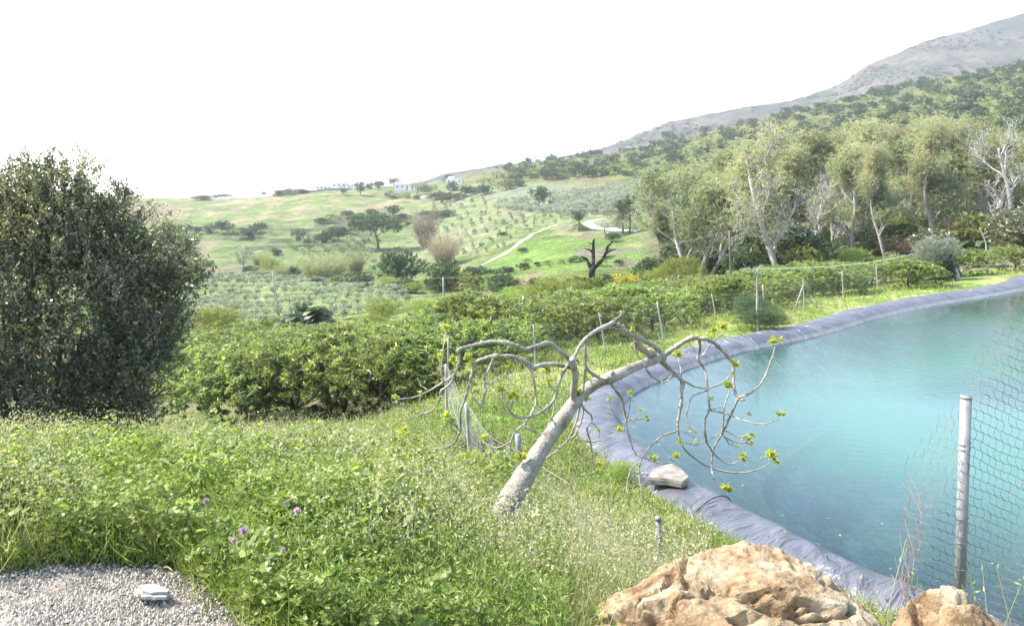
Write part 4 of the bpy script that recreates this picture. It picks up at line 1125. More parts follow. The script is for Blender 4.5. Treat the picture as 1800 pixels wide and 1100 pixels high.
# ------------------------------------------------------------------ palms
def palm(px, base, top, spread_px, trunk_h, n, label, seed, Yfix=None, fan=False, skirt=False):
    X, Y, z = G(px, base)
    if Yfix: Y = Yfix; X = (px - CX) / F * Y; z = float(gz(X, Y))
    r = np.random.default_rng(seed); H = (base - top) / F * Y; S = spread_px / 2 / F * Y; th = H * trunk_h
    e = link("palm_tree", None, None, (X, Y, z), 0, None, label, "palm")
    P = np.array([[0, 0, -.3], [.03, 0, th * .5], [.06, .02, th]]); mt = MB(); limb(mt, P, [.3, .24, .26], 9, 6, .15, r)
    link("trunk", mt.mesh("palm_trunk", M_BARK, True), e)
    mf = MB()
    for i in range(n):
        a = r.random() * 6.28; el = .15 + 1.25 * r.random() ** .8 if not skirt or i % 3 else -.6
        L_ = S * (1.5 + .35 * r.random()); d = np.array([math.cos(a) * math.cos(el), math.sin(a) * math.cos(el), math.sin(el)])
        t = np.linspace(0, 1, 9)[:, None]
        R3 = np.array([0, 0, th]) + d * t * L_ + np.array([0, 0, -.55]) * L_ * t ** 2.4
        T = nrm(np.gradient(R3, axis=0)); side = nrm(np.cross(T, [0, 0, 1.0])); up = np.cross(side, T)
        mf.add(*tube(R3, np.linspace(.025, .008, 9), 3), .6)
        kk = 26; tt = np.linspace(.12, .98, kk); Q = np.stack([np.interp(tt, t[:, 0], R3[:, c]) for c in range(3)], 1)
        Ti = np.stack([np.interp(tt, t[:, 0], T[:, c]) for c in range(3)], 1)
        Si = np.stack([np.interp(tt, t[:, 0], side[:, c]) for c in range(3)], 1)
        for s in (-1, 1):
            D = nrm(Ti * .7 + Si * s + np.array([0, 0, -.1 if not fan else .1])); ll = L_ * (.34 if not fan else .28) * np.sin(np.pi * (tt * .8 + .18))
            mf.add(*leaves(Q, D, np.cross(Ti, Si) + rdir(kk, r) * .2, ll, .09), np.clip(.3 + .5 * r.random(kk), 0, 1))
    link("crown", mf.mesh("palm_crown", L_PALM), e)
palm(541, 600, 536, 84, .45, 50, "date palm with arching fronds rising behind the orchard trees", 1, 57)
palm(1018, 405, 374, 46, .45, 40, "stubby palm with brown skirt beside the pale farm track", 2, fan=True, skirt=True)
palm(1095, 412, 352, 52, .55, 44, "taller palm with thick shaggy trunk right of the farm track", 3, fan=True, skirt=True)
palm(1107, 410, 344, 44, .68, 40, "second tall palm touching the shaggy palm, nearer the eucalyptus", 4, fan=True, skirt=True)
put("yellow_tree", [p for p in T_GREY[0:1]][0], 1063, 410, 388, 28, "small yellowish tree on the bend of the farm track", "tree", parts=1)
palm(1715, 465, 415, 60, .4, 34, "dark fan palm standing under the eucalyptus behind the silvery bush", 6, 62, fan=True)

# ------------------------------------------------------------------ orange tree and small orchard extras
def lobed_thing(name, px, base, top, width, m, label, cat, Y=None, n=700, k=10, ll=.08, lw=.04, seed=1, fruit=None, gap=.15, trunkh=.25, up=.3, shell=.6, nl=8, z=None):
    r = np.random.default_rng(seed); X, Yg, zg = G(px, base)
    if Y is None: Y = Yg
    X = (px - CX) / F * Y; zg = float(gz(X, Y)) if z is None else z
    H = (base - top) / F * Y; Rm = width / 2 / F * Y
    e = link(name, None, None, (X, Y, zg), 0, None, label, cat)
    out, tips = [], []; grow(r, (0, 0, -.1), (0, 0, 1), H * .7, .03 + .02 * H, 0, out, tips, .15, .1, 5, .9, .65, 2, .3); flare(out)
    link("trunk", skel_mb(out).mesh("trunk", M_BARK, True), e)
    zc = H * (.5 + trunkh / 2); rz_ = H * (.5 - trunkh / 2)
    lobes = [(0, 0, zc, Rm * .85, Rm * .85, rz_ * .9, .3)] + [(r.normal() * Rm * .5, r.normal() * Rm * .5, zc + r.normal() * rz_ * .4, Rm * .42, Rm * .42, rz_ * .45, .08) for _ in range(nl)]
    mb = MB(); foliage(mb, lobes, n, k, .12, ll, lw, r, up=up, shell=shell, gap=gap, gs=.4)
    link("crown", mb.mesh("crown", m), e)
    if fruit:
        P, O = ell(lobes, fruit, r, .95)
        for i, p in enumerate(P):
            bm = bmesh.new(); bmesh.ops.create_icosphere(bm, subdivisions=2, radius=.045)
            me = bpy.data.meshes.new("orange"); bm.to_mesh(me); bm.free(); me.materials.append(M_ORANGE)
            link("orange", me, e, p)
    return e
L_BRIGHT = leaf_mat("bright_citrus_leaf", [(0, (.05, .10, .02)), (.5, (.12, .19, .03)), (1, (.24, .30, .05))], .4, .4, .4)
lobed_thing("orange_tree", 318, 690, 612, 66, L_BRIGHT, "bright green orange tree with a few ripe oranges beside the big dark tree", "orange tree", Y=33, n=620, fruit=14, seed=3)
lobed_thing("citrus_tree", 278, 690, 605, 60, L_BRIGHT, "light green citrus tree half hidden by the big dark tree", "citrus tree", Y=36, n=520, seed=4)
lobed_thing("leafy_tree", 232, 660, 540, 120, L_DARK, "small tree with a thin trunk just beyond the big dark tree", "tree", Y=48, n=900, ll=.12, lw=.05, seed=5, trunkh=.4)
lobed_thing("slim_tree", 326, 612, 535, 46, L_OLIVE, "slim tree with bare trunk between the big dark tree and the feathery shrub", "tree", Y=62, n=300, ll=.12, seed=6, trunkh=.6)

# ------------------------------------------------------------------ silvery bush by the far rim
def silver():
    Xa, Ya, za = G(1650, 497)
    e = link("silvery_bush", None, None, (Xa, Ya, za), 0, None, "big silvery bush arching over a dark green hollow on the far rim", "bush")
    r = np.random.default_rng(9); u = Ya / F
    lobes = [(-25 * u, 0, 38 * u, 26 * u, 26 * u, 30 * u), (5 * u, .3, 62 * u, 34 * u, 26 * u, 18 * u), (-8 * u, 0, 52 * u, 34 * u, 26 * u, 20 * u), (-36 * u, 0, 22 * u, 16 * u, 20 * u, 20 * u)]
    mb = MB(); foliage(mb, lobes, 2600, 9, .22, .12, .02, r, up=.7, shell=.5, gap=.05); link("foliage", mb.mesh("foliage", L_OLIVE), e)
    mb = MB(); foliage(mb, [(12 * u, .2, 26 * u, 20 * u, 20 * u, 27 * u)], 900, 10, .15, .10, .03, r, up=.2, shell=.4); link("inner_foliage", mb.mesh("inner_foliage", L_DARK), e)
    mb = MB(); limb(mb, np.array([[36, 0, -3], [30, .0, 18], [22, 0, 40], [12, 0, 58]]) * [u, 1, u], [.2, .17, .13, .06], 8, 6, .1); link("trunk", mb.mesh("bush_trunk", M_PALE, True), e)
silver()
X, Y, z = G(1342, 582)
fb = link("fennel_bush", B_FENNEL[0], None, (X, Y, z - .05), 0, (2.0, 1.7, .95), "round dark green feathery bush on the grass by the far rim", "bush")
X, Y, z = G(1318, 566)
link("fennel_bush", B_FENNEL[0], None, (X, Y, z), 1, (1.9, 1.6, 1.15), "paler feathery bush directly behind the round dark feathery one", "bush")
link("weed_clump", B_FUZZ[1], None, (*G(1092, 848)[:2], G(1092, 848)[2]), 0, (.55, .5, .38), "bright green weed clump at the edge of the liner left of the concrete slab", "weed")
link("weed_clump", B_FENNEL[0], None, (*G(842, 820)[:2], G(842, 820)[2]), 0, (.9, .9, .55), "dark feathery weed clump under the sagging wire netting", "weed")

# ------------------------------------------------------------------ fence round the pond
M_POST = noise_mat("weathered_wood_post", [(.3, (.22, .2, .17)), (.7, (.42, .39, .35))], 12, .9, .5, stretch=(1, 1, .15))
M_GALV = noise_mat("galvanised_steel", [(.3, (.15, .15, .145)), (.7, (.26, .26, .255))], 12, .5, .15, .5)
M_WIRE = noise_mat("grey_wire", [(.3, (.13, .13, .125)), (.7, (.24, .24, .23))], 12, .5, .1, .5)
M_RUST = noise_mat("rusty_wire", [(.3, (.10, .065, .055)), (.7, (.24, .17, .14))], 30, .8, .1, .3)
fe = link("wire_fence", None, None, (0, 0, 0), 0, None, "long wire fence of leaning thin posts between the orchard and the pond bank", "fence")
posts = [(786, 700, 788, 593), (941, 645, 938, 570), (1066, 622, 1053, 550), (1168, 602, 1155, 530), (1260, 562, 1251, 516), (1344, 556, 1341, 500), (1414, 547, 1412, 490),
         (1483, 531, 1480, 476), (1543, 515, 1540, 466), (1600, 504, 1598, 457), (1694, 488, 1692, 444), (1735, 480, 1733, 436), (1776, 474, 1773, 433), (1850, 464, 1848, 424)]
tops, bots = [], []
for bx, by, tx, ty in posts:
    X, Y, z = G(bx, by)
    a = np.array([X, Y, z - .15]); b = W(tx, ty, Y); 
    mb = MB(); limb(mb, [a, (a + b) / 2 + [0.01, 0, 0], b], [.034, .03, .026], 7, 3, .1); link("post", mb.mesh("post", M_POST, True), fe)
    tops.append(b); bots.append(a)
for (x0, y0, x1, y1, i) in ((1395, 548, 1412, 502, 6), (1437, 541, 1424, 518, 6)):
    Y = bots[i][1] - .3; limb(mb := MB(), [W(x0, y0, Y), W(x1, y1, Y + .3)], [.035, .03], 6, 2); link("brace", mb.mesh("brace", M_POST, True), fe)
for fr in (.05, .35, .65, .95):
    L_ = []
    for a, b in zip(bots, tops): L_.append(a + (b - a) * (.12 + .86 * fr))
    Q = []
    for a, b in zip(L_[:-1], L_[1:]):
        for t in np.linspace(0, 1, 6, endpoint=False): Q.append(a + (b - a) * t - np.array([0, 0, .12 * math.sin(math.pi * t)]))
    link("strand", MB().add(*tube(np.array(Q), .0035, 4)).mesh("strand", M_WIRE), fe)
# netting panel of the fence: fine vertical and slanting wires
def netting(mb, P00, P10, P01, P11, nu, nv, rad, sag=0.0, r=rng, wob=.02):
    """diamond netting on a bilinear patch (bottom-left, bottom-right, top-left, top-right)"""
    def S(u, v):
        u = np.asarray(u)[:, None]; v = np.asarray(v)[:, None]
        p = (P00 * (1 - u) + P10 * u) * (1 - v) + (P01 * (1 - u) + P11 * u) * v
        p = p + np.array([0, 0, -1.0]) * sag * np.sin(np.pi * u) * v
        return p + wob * np.stack([fbm(u[:, 0] * 6, v[:, 0] * 6, k, 2, 33) - .5 for k in range(3)], 1) * 2
    for i in range(-nv, nu + 1):
        for s in (1, -1):
            t = np.linspace(0, 1, 14); u = (i + t * nv * 1.0) / nu if s == 1 else (i + nv - t * nv) / nu
            ok = (u >= 0) & (u <= 1)
            if ok.sum() < 2: continue
            mb.add(*tube(S(u[ok], t[ok]), rad, 3, False))
nb_ = MB()
for i in range(0, len(posts) - 1):
    a, b, c_, d_ = bots[i], bots[i + 1], tops[i], tops[i + 1]
    netting(nb_, a + [0, 0, .1], b + [0, 0, .1], c_, d_, 20, 9, .0016, .08)
link("netting", nb_.mesh("netting", M_WIRE), fe)

# collapsed near stretch: three short posts with sagging netting
fn = link("sagging_fence", None, None, (0, 0, 0), 0, None, "collapsed stretch of fine wire netting on short posts behind the leaning fig trunk", "fence")
np_ = []
for bx, Yp, tx, ty in ((829, 13.2, 820, 709), (920, 9.4, 910, 763), (786, 18.5, 784, 640)):
    X = (bx - CX) / F * Yp; z = float(gz(X, Yp)); a = np.array([X, Yp, z - .1]); b = W(tx, ty, Yp)
    limb(mb := MB(), [a, (a + b) / 2, b], [.04, .037, .034], 8, 3, .08); link("post", mb.mesh("post", M_GALV if bx == 920 else M_POST, True), fn); np_.append((a, b))
nb_ = MB()
(a0, b0), (a1, b1), (a2, b2) = np_
e1 = W(1000, 850, 8.2); e0 = e1 + np.array([.1, -.3, -.5])
netting(nb_, a0 + [0, 0, .1], a1 + [-.1, 0, .05], b0, b1 - [0, 0, .25], 30, 13, .0013, .22, wob=.08)
netting(nb_, a1 + [0, 0, .05], e0, b1 - [0, 0, .25], e1, 20, 10, .0013, .15, wob=.12)
netting(nb_, a2 + [0, 0, .1], a0 + [0, 0, .1], b2, b0, 26, 10, .0014, .1, wob=.05)
link("netting", nb_.mesh("netting", M_WIRE), fn)
L_ = np.array([b0, (b0 + b1) / 2 - [0, 0, .25], b1 - [0, 0, .2], (b1 + e1) / 2 - [0, 0, .1], e1]); link("strand", MB().add(*tube(smooth_line(L_, 8), .004, 4)).mesh("strand", M_WIRE), fn)

# short steel stake, pale dead sapling, poles, cable
def post_thing(name, bx, by, tx, ty, R, m, label, cat, Y=None, mids=()):
    X, Yg, z = G(bx, by)
    Y = Y or Yg; X = (bx - CX) / F * Y; z = float(gz(X, Y)) - .1
    P = [np.array([X, Y, z])] + [W(a, b, Y) for a, b in mids] + [W(tx, ty, Y)]
    mb = MB(); limb(mb, P, R, 9, 4, .04); return mb, P
mb, P = post_thing("s", 1166, 1003, 1157, 912, [.024, .024], M_GALV, "", "", 6.6)
P0, P1 = P[0], P[-1]
e = link("steel_stake", mb.mesh("steel_stake", M_GALV, True), label="short grey steel stake in the grass between the rock and the fig tree", cat="stake")
link("cap", MB().add(*tube([P1 - [0, 0, .01], P1 + [0, 0, .02]], .027, 10)).mesh("cap", M_GALV, True), e)
tw = []
for i in range(60):
    t = i / 59; c0 = P1 + (P0 - P1) * (.25 + .5 * t); a = t * 22; tw.append(c0 + np.array([math.cos(a) * .034 + .05 * t * t, math.sin(a) * .034, 0]))
link("wire_tie", MB().add(*tube(np.array(tw), .0025, 4)).mesh("wire_tie", M_WIRE), e)
for args, lab, m in (((("x"), 491, 556, 479, 478, [.10, .09], M_POST, "", "", None), "leaning thin wooden pole in front of the olive rows", M_POST),
                     ((("x"), 781, 560, 779, 488, [.09, .08], M_POST, "", "", None), "upright wooden pole beside the yellow gorse with wires", M_POST),
                     ((("x"), 1287, 560, 1282, 406, [.055, .05], M_POST, "", "", 42), "tall straight dark pole among the avocado trees behind the fence", M_BARK)):
    mb, P = post_thing(*args); link("wooden_pole", mb.mesh("wooden_pole", m, True), label=lab, cat="pole")
    if args[1] == 781: PA = P[-1]
    if args[1] == 491: PB = P[-1]
    if args[1] == 1287: PC = P[-1]
mb, P = post_thing("x", 1333, 584, 1331, 474, [.05, .045, .03, .028], M_PALE, "", "", None, ((1331, 540), (1331, 500)))
Yd = P[0][1]
for a in ([(1331, 508), (1325, 502), (1320, 494)], [(1331, 522), (1326, 518)], [(1332, 545), (1340, 541), (1343, 540)], [(1331, 480), (1326, 474), (1312, 470)], [(1331, 476), (1334, 470), (1340, 466)], [(1331, 482), (1322, 478), (1306, 464)]):
    limb(mb, px_chain(a, Yd), np.linspace(.025, .008, len(a)), 6, 3)
link("dead_sapling", mb.mesh("dead_sapling", M_PALE, True), label="dead white sapling trunk with stub twigs rising from the feathery bushes", cat="dead tree")
mb, P = post_thing("x", 1737, 481, 1722, 400, [.05, .045, .04, .03], M_PALE, "", "", None, ((1734, 452), (1733, 428), (1727, 412)))
link("bent_pole", mb.mesh("bent_pole", M_PALE, True), label="pale pole with a bent tip standing at the fence right of the silvery bush", cat="pole")
def cable(name, A, B, sag, rad, label, m=M_WIRE):
    t = np.linspace(0, 1, 30)[:, None]; Q = A + (B - A) * t - np.array([0, 0, 1.0]) * sag * 4 * t * (1 - t)
    link(name, MB().add(*tube(Q, rad, 5)).mesh(name, m), label=label, cat="cable")
M_CABLE = noise_mat("white_cable", [(.3, (.6, .6, .57)), (.7, (.75, .75, .72))], 3, .6, 0)
cable("cable", W(1306, 472, Yd), W(1602, 447, G(1602, 505)[1]), .25, .011, "pale cable strung from the dead white sapling to the silvery bush", M_CABLE)
cable("wire", PA, PA + np.array([-40, 12, -1.0]), .8, .012, "faint overhead wire running left from the upright pole")
cable("wire", PA, PC, .6, .01, "faint overhead wire from the upright pole to the tall dark pole")
cable("wire", PC, W(1645, 325, 84), .4, .008, "overhead wire from the tall dark pole up into the eucalyptus belt")

# ------------------------------------------------------------------ concrete slab on the rim
M_CONC = noise_mat("pale_concrete", [(.3, (.12, .11, .09)), (.5, (.22, .20, .165)), (.7, (.30, .28, .24))], 7, .9, .5, bscale=40, dist=.01)
def rough_block(pts_top, thick, name, m, label, cat, Y0, sub=5, jit=.01):
    bm = bmesh.new(); vs = [bm.verts.new(p) for p in pts_top]; f = bm.faces.new(vs)
    ex = bmesh.ops.extrude_face_region(bm, geom=[f]); 
    for v in [g_ for g_ in ex["geom"] if isinstance(g_, bmesh.types.BMVert)]: v.co.z -= thick
    bmesh.ops.recalc_face_normals(bm, faces=bm.faces)
    bmesh.ops.bevel(bm, geom=list(bm.edges), offset=.02, segments=2, affect='EDGES')
    bmesh.ops.triangulate(bm, faces=bm.faces); bmesh.ops.subdivide_edges(bm, edges=bm.edges, cuts=sub, use_grid_fill=True)
    for v in bm.verts:
        c = v.co; v.co += Vector([jit * (float(fbm(c.x * 7, c.y * 7, c.z * 7, 3, k)) - .5) * 2 for k in (1, 2, 3)])
    me = bpy.data.meshes.new(name); bm.to_mesh(me); bm.free(); me.materials.append(m)
    return link(name, me, label=label, cat=cat)
tp = [W(1124, 840, 13.1) , W(1134, 822, 13.8), W(1182, 812, 14.3), W(1222, 834, 13.7), W(1205, 846, 13.2), W(1175, 836, 13.3), W(1150, 838, 13.0)]
zt = WZ + .42
_sl = lambda a, b: (1176 + (a - 1176) * .8, 833 + (b - 833) * .78)
tp = [np.array([(a - CX) / F * (-zt * F / (b - YH)), -zt * F / (b - YH), zt + dz]) for (a, b), dz in ((_sl(p_[0], p_[1]), p_[2]) for p_ in ((1127, 838, -.03), (1138, 821, 0), (1158, 815, .02), (1184, 812, .03), (1204, 822, .02), (1222, 838, .0), (1206, 849, -.02), (1172, 842, -.02)))]
rough_block(tp, .11, "concrete_slab", M_CONC, "broken pale concrete slab lying across the liner rim", "concrete slab", 13.5)

# ------------------------------------------------------------------ rocks and flat stone
def rock_mat():
    m, nt, p = mat("ochre_rock", .9, .25); L = nt.links.new
    ge = nt.nodes.new("ShaderNodeTexCoord")
    def noise(s, d=6, ro=.7):
        n = ND(nt, "ShaderNodeTexNoise"); n.inputs["Scale"].default_value = s; n.inputs["Detail"].default_value = d; n.inputs["Roughness"].default_value = ro
        L(ge.outputs["Object"], n.inputs[0]); return n.outputs["Fac"]
    c1 = ramp(nt, noise(5), [(.28, (.06, .035, .02)), (.38, (.17, .105, .055)), (.46, (.27, .19, .105)), (.56, (.34, .27, .175)), (.66, (.38, .33, .24)), (.78, (.18, .165, .12))])
    c2 = ramp(nt, noise(34), [(.32, (.45, .36, .28)), (.5, (1, 1, 1)), (.7, (1.25, 1.2, 1.1))])
    x = ND(nt, "ShaderNodeMix", data_type='RGBA', blend_type='MULTIPLY'); x.inputs[0].default_value = .85
    L(c1, x.inputs[6]); L(c2, x.inputs[7]); L(x.outputs[2], p.inputs["Base Color"])
    b = nt.nodes.new("ShaderNodeBump"); b.inputs["Strength"].default_value = .9; b.inputs["Distance"].default_value = .012
    L(noise(60, 8), b.inputs["Height"]); L(b.outputs[0], p.inputs["Normal"])
    return m
M_ROCK = rock_mat()
def rock(name, outline, Y, depth, label, seed):
    """boulder whose crest follows the given skyline (picture points at distance Y)"""
    xs = np.array([(a - CX) / F * Y for a, b in outline]); zs = np.array([(YH - b) / F * Y for a, b in outline])
    bm = bmesh.new(); bmesh.ops.create_icosphere(bm, subdivisions=7, radius=1)
    V = np.array([v.co[:] for v in bm.verts]); me = bpy.data.meshes.new(name); bm.to_mesh(me); bm.free()
    x0, x1 = xs[0], xs[-1]; xc, hw = (x0 + x1) / 2, (x1 - x0) / 2
    sup = np.sign(V) * np.abs(V) ** .8
    X = xc + sup[:, 0] * hw * 1.02; zb_ = -2.2
    top = np.interp(X, xs, zs)
    Yv = Y + .05 + sup[:, 1] * depth
    zc = zb_ + .1
    Z = np.where(sup[:, 2] > 0, zc + (top - zc) * np.clip(sup[:, 2] / np.maximum(np.sqrt(np.clip(1 - np.abs(sup[:, 0]) ** 2.5, .02, 1)), .2), 0, 1) ** .7, zc + sup[:, 2] * .2)
    P = np.stack([X, Yv, Z], 1)
    d = (fbm(X * 4, Yv * 4, Z * 4, 4, seed) - .5) * .14
    rid = np.abs(fbm(X * 3 + Z * 2, Yv * 5, Z * 6, 4, seed + 3) - .5); d = d - np.clip(.05 - rid, 0, .05) * 1.1
    d = d + (np.abs(fbm(X * 14, Yv * 14, Z * 14, 4, seed + 5) - .5)) * .045 + (fbm(X * 45, Yv * 45, Z * 45, 3, seed + 8) - .5) * .014
    P = P + nrm(V) * (d - .02)[:, None] - np.array([0, 0, .03])
    me.vertices.foreach_set("co", P.astype(np.float32).ravel()); me.materials.append(M_ROCK); me.update()
    return link(name, me, label=label, cat="rock")
rock("boulder", [(1015, 1180), (1060, 1098), (1085, 1070), (1150, 1040), (1200, 1014), (1262, 1004), (1300, 992), (1340, 978), (1400, 982), (1440, 996), (1476, 1018), (1520, 1046), (1560, 1090), (1585, 1200)], 3.0, .42,
     "large ochre and white boulder with dark cracks at the bottom edge", 5)
rock("boulder", [(1585, 1165), (1612, 1108), (1640, 1076), (1664, 1045), (1694, 1030), (1728, 1044), (1754, 1070), (1780, 1092), (1806, 1150)], 2.85, .22,
     "smaller ochre boulder below the grey pole in the corner", 15)
tp = []
for a, b in ((232, 1028), (248, 1024), (285, 1028), (308, 1034), (300, 1046), (262, 1052), (240, 1048)):
    Yq = 1.56 * F / (b - YH); tp.append(np.array([(a - CX) / F * Yq, Yq, -1.56]))
rough_block(tp, .03, "flat_stone", noise_mat("white_stone", [(.3, (.20, .185, .155)), (.7, (.34, .325, .29))], 9, .9, .3, dist=.004), "flat white stone lying on the gravel at the edge of the weeds", "stone", 3.2, jit=.02)

# ------------------------------------------------------------------ chain link fence and its pole
cf = link("chain_link_fence", None, None, (0, 0, 0), 0, None, "rusty torn chain link fence hanging from a grey steel pole above the pond", "fence")
YP = 3.95
a, b = W(1684, 1045, YP), W(1698, 700, YP); a = np.array([a[0], a[1], a[2] - .25])
pl = link("pole", MB().add(*tube(np.array([a, b]), .026, 20)).mesh("pole", M_GALV, True), cf)
link("cap", MB().add(*tube(np.array([b, b + [0, 0, .012]]), .0275, 20)).mesh("cap", M_GALV, True), pl)
M_GALV2 = M_GALV
edge = np.array([(1590, 985), (1588, 950), (1590, 905), (1596, 865), (1603, 830), (1612, 795), (1630, 762), (1655, 725), (1690, 690), (1705, 652), (1716, 620), (1736, 580), (1757, 552), (1775, 520), (1800, 488), (1850, 440), (1910, 380), (1980, 330)], float)
# top height of the netting as a function of distance along it
ex = np.array([e_[0] for e_ in edge[1:]]); ey = np.array([e_[1] for e_ in edge[1:]])
def sheet(x, y):
    """x, y in picture units on the fence sheet -> world, with sag and crumple; the left edge is crumpled towards the tear"""
    t = np.clip((1660 - x) / 70, 0, 1)
    dY = .10 + .10 * np.sin(x / 37.0 + y / 90.0) * (1 + t) + .12 * (fbm(x / 60, y / 80, 0, 3, 91) - .5) + .05 * t
    x = x + 9 * (fbm(x / 40, y / 50, 2, 3, 92) - .5) + 6 * np.sin(y / 45.0) * t
    y = y + 8 * (fbm(x / 45, y / 45, 4, 3, 93) - .5)
    Y = YP + dY
    return np.stack([(x - CX) / F * Y, Y, (YH - y) / F * Y], -1)
cw, ch = 12.5, 17.0
mw = MB(); ncol = int((1990 - 1588) / cw)
def ytop_(x): return 868.0 if x < 1602 else float(np.interp(x, ex, ey))
for i in range(ncol):
    x0 = 1588 + i * cw; yt = ytop_(x0); n = int((1135 - yt) / 5)
    if n < 4: continue
    yv = yt + np.arange(n) * 5.0; ph = (yv - x0 * .42) / ch
    xv = x0 + 2.6 * np.sign(np.sin(ph * np.pi)) * np.abs(np.sin(ph * np.pi)) ** .6
    mw.add(*tube(sheet(xv, yv), .0010, 4, False))
    for k in range(int((1135 - yt) / ch) + 1):
        y = (math.floor((yt - x0 * .42) / ch) + 1 + k) * ch + x0 * .42
        if y > 1130 or i == ncol - 1: continue
        yr = ytop_(x0 + cw)
        if y + 5 < yr - 4 or rng.random() < .03: continue
        tt = np.linspace(0, 1, 5); mw.add(*tube(sheet(x0 + tt * cw, y + tt * cw * .42 + 1.5 * np.sin(tt * np.pi)), .0013, 4, False))
link("mesh", mw.mesh("chain_mesh", M_RUST), cf)
# bunched wires at the torn edge
mw = MB()
for i in range(7):
    y = np.linspace(800 + 30 * i, 1075, 26); x = 1600 + 12 * np.sin(y / 28.0 + i * 1.3) + rng.normal() * 5 - i * 1.2
    mw.add(*tube(sheet(x, y), .0017, 4, False))
for a0 in ([(1604, 862), (1594, 858), (1585, 850)], [(1600, 905), (1588, 898), (1580, 880)], [(1640, 1100), (1605, 1030), (1598, 960)]):
    a0 = np.array(a0, float); mw.add(*tube(smooth_line(sheet(a0[:, 0], a0[:, 1]), 5), .0017, 4, False))
link("torn_edge", mw.mesh("torn_edge", M_RUST), cf)
for y in (768, 775, 872, 905, 942):
    f_ = (y - 700) / 345; c0 = b + (a - b) * f_; an = np.linspace(0, 6.6, 16)
    link("wire_tie", MB().add(*tube(np.stack([c0[0] + .029 * np.cos(an), c0[1] + .029 * np.sin(an), c0[2] + .004 * an], 1), .002, 4)).mesh("wire_tie", M_WIRE), cf)
Q = np.array([W(1692, 945, YP - .03), W(1740, 905, YP + .15), W(1800, 850, YP + .2), W(1900, 790, YP + .2)])
link("strand", MB().add(*tube(smooth_line(Q, 8), .0022, 4)).mesh("strand", M_WIRE), cf)
# ------------------------------------------------------------------ leaning fig tree
YF = 5.7
fg = link("fig_tree", None, None, (float(W(890, 900, YF)[0]), YF, float(gz(W(890, 900, YF)[0], YF))), 0, None, "leaning fig tree with smooth grey trunk, looping bare limbs and fresh leaf tufts", "fig tree")
FO = np.array(fg.location)
u1 = YF / F
def depth_of(x, y):   # gentle spread of the limbs in depth
    return YF + .8 * (x - 890) / 400 + .55 * (n3(x / 90.0, y / 90.0, 0, 17) - .5)
rf = np.random.default_rng(3)
def fchain(pts, off=0.0, spread=.35, seed=0):
    pts = np.array(pts, float); n = len(pts)
    base = depth_of(pts[:, 0], pts[:, 1])
    return np.array([W(x, y, Yd_ + off * k / max(1, n - 1)) for k, ((x, y), Yd_) in enumerate(zip(pts, base))]) - FO
mt = MB(); mbk = MB()
def fl(mb, pts, R, off=0, k=8, n=5, bump=.10):
    Q = smooth_line(fchain(pts, off), n); m_ = len(Q); w_ = np.sin(np.linspace(0, math.pi, m_))[:, None]
    kink = np.cumsum(rf.normal(size=(m_, 3)), axis=0); kink = kink - np.linspace(0, 1, m_)[:, None] * kink[-1]
    Q = Q + np.clip(kink, -3, 3) * u1 * .62 * w_
    RR_ = np.interp(np.linspace(0, 1, m_), np.linspace(0, 1, len(R)), np.array(R, float)) * u1 * .86 * (1 + bump * (rf.random(m_) - .5))
    node = rf.random(m_) < .12; RR_ = RR_ * np.where(node, 1.35, 1)
    mb.add(*tube(Q, RR_, k))
P = fchain([(884, 920), (897, 880), (925, 832), (944, 800), (966, 768), (990, 735), (1006, 712), (1024, 690), (1050, 672), (1072, 664), (1100, 652), (1128, 640), (1150, 632), (1166, 626)])
Qm = smooth_line(P, 10); RR = np.interp(np.linspace(0, 1, len(Qm)), np.linspace(0, 1, 14), np.array([25, 22, 18, 16, 14.5, 13.5, 13, 11, 10, 11.5, 9, 8.5, 9, 10])) * u1
RR = RR * (1 + .10 * (fbm(np.arange(len(RR)) / 4.0, 0, 0, 3, 5) - .5) * 2)
V_, Q_ = tube(Qm, RR, 18)
V_ = V_ + nrm(V_ - np.repeat(Qm, 18, 0)[:1].repeat(len(V_), 0)) * 0 + ((fbm(V_[:, 0] * 14, V_[:, 1] * 14, V_[:, 2] * 14, 3, 6) - .5) * .022)[:, None] * rdir(1)[0]
mt.add(V_, Q_)
for x, y, dx, dy, R in ((1168, 640, 8, 8, 6), (932, 838, -10, 4, 8), (1073, 662, 4, -9, 6), (950, 793, -8, -6, 6), (1140, 622, 3, -8, 5), (1010, 700, 6, -10, 8), (1090, 658, 2, 8, 4)):
    fl(mt, [(x, y), (x + dx, y + dy)], [R, R * .7], 0, 8, 3)
link("trunk", mt.mesh("fig_trunk", M_FIGBARK, True), fg)
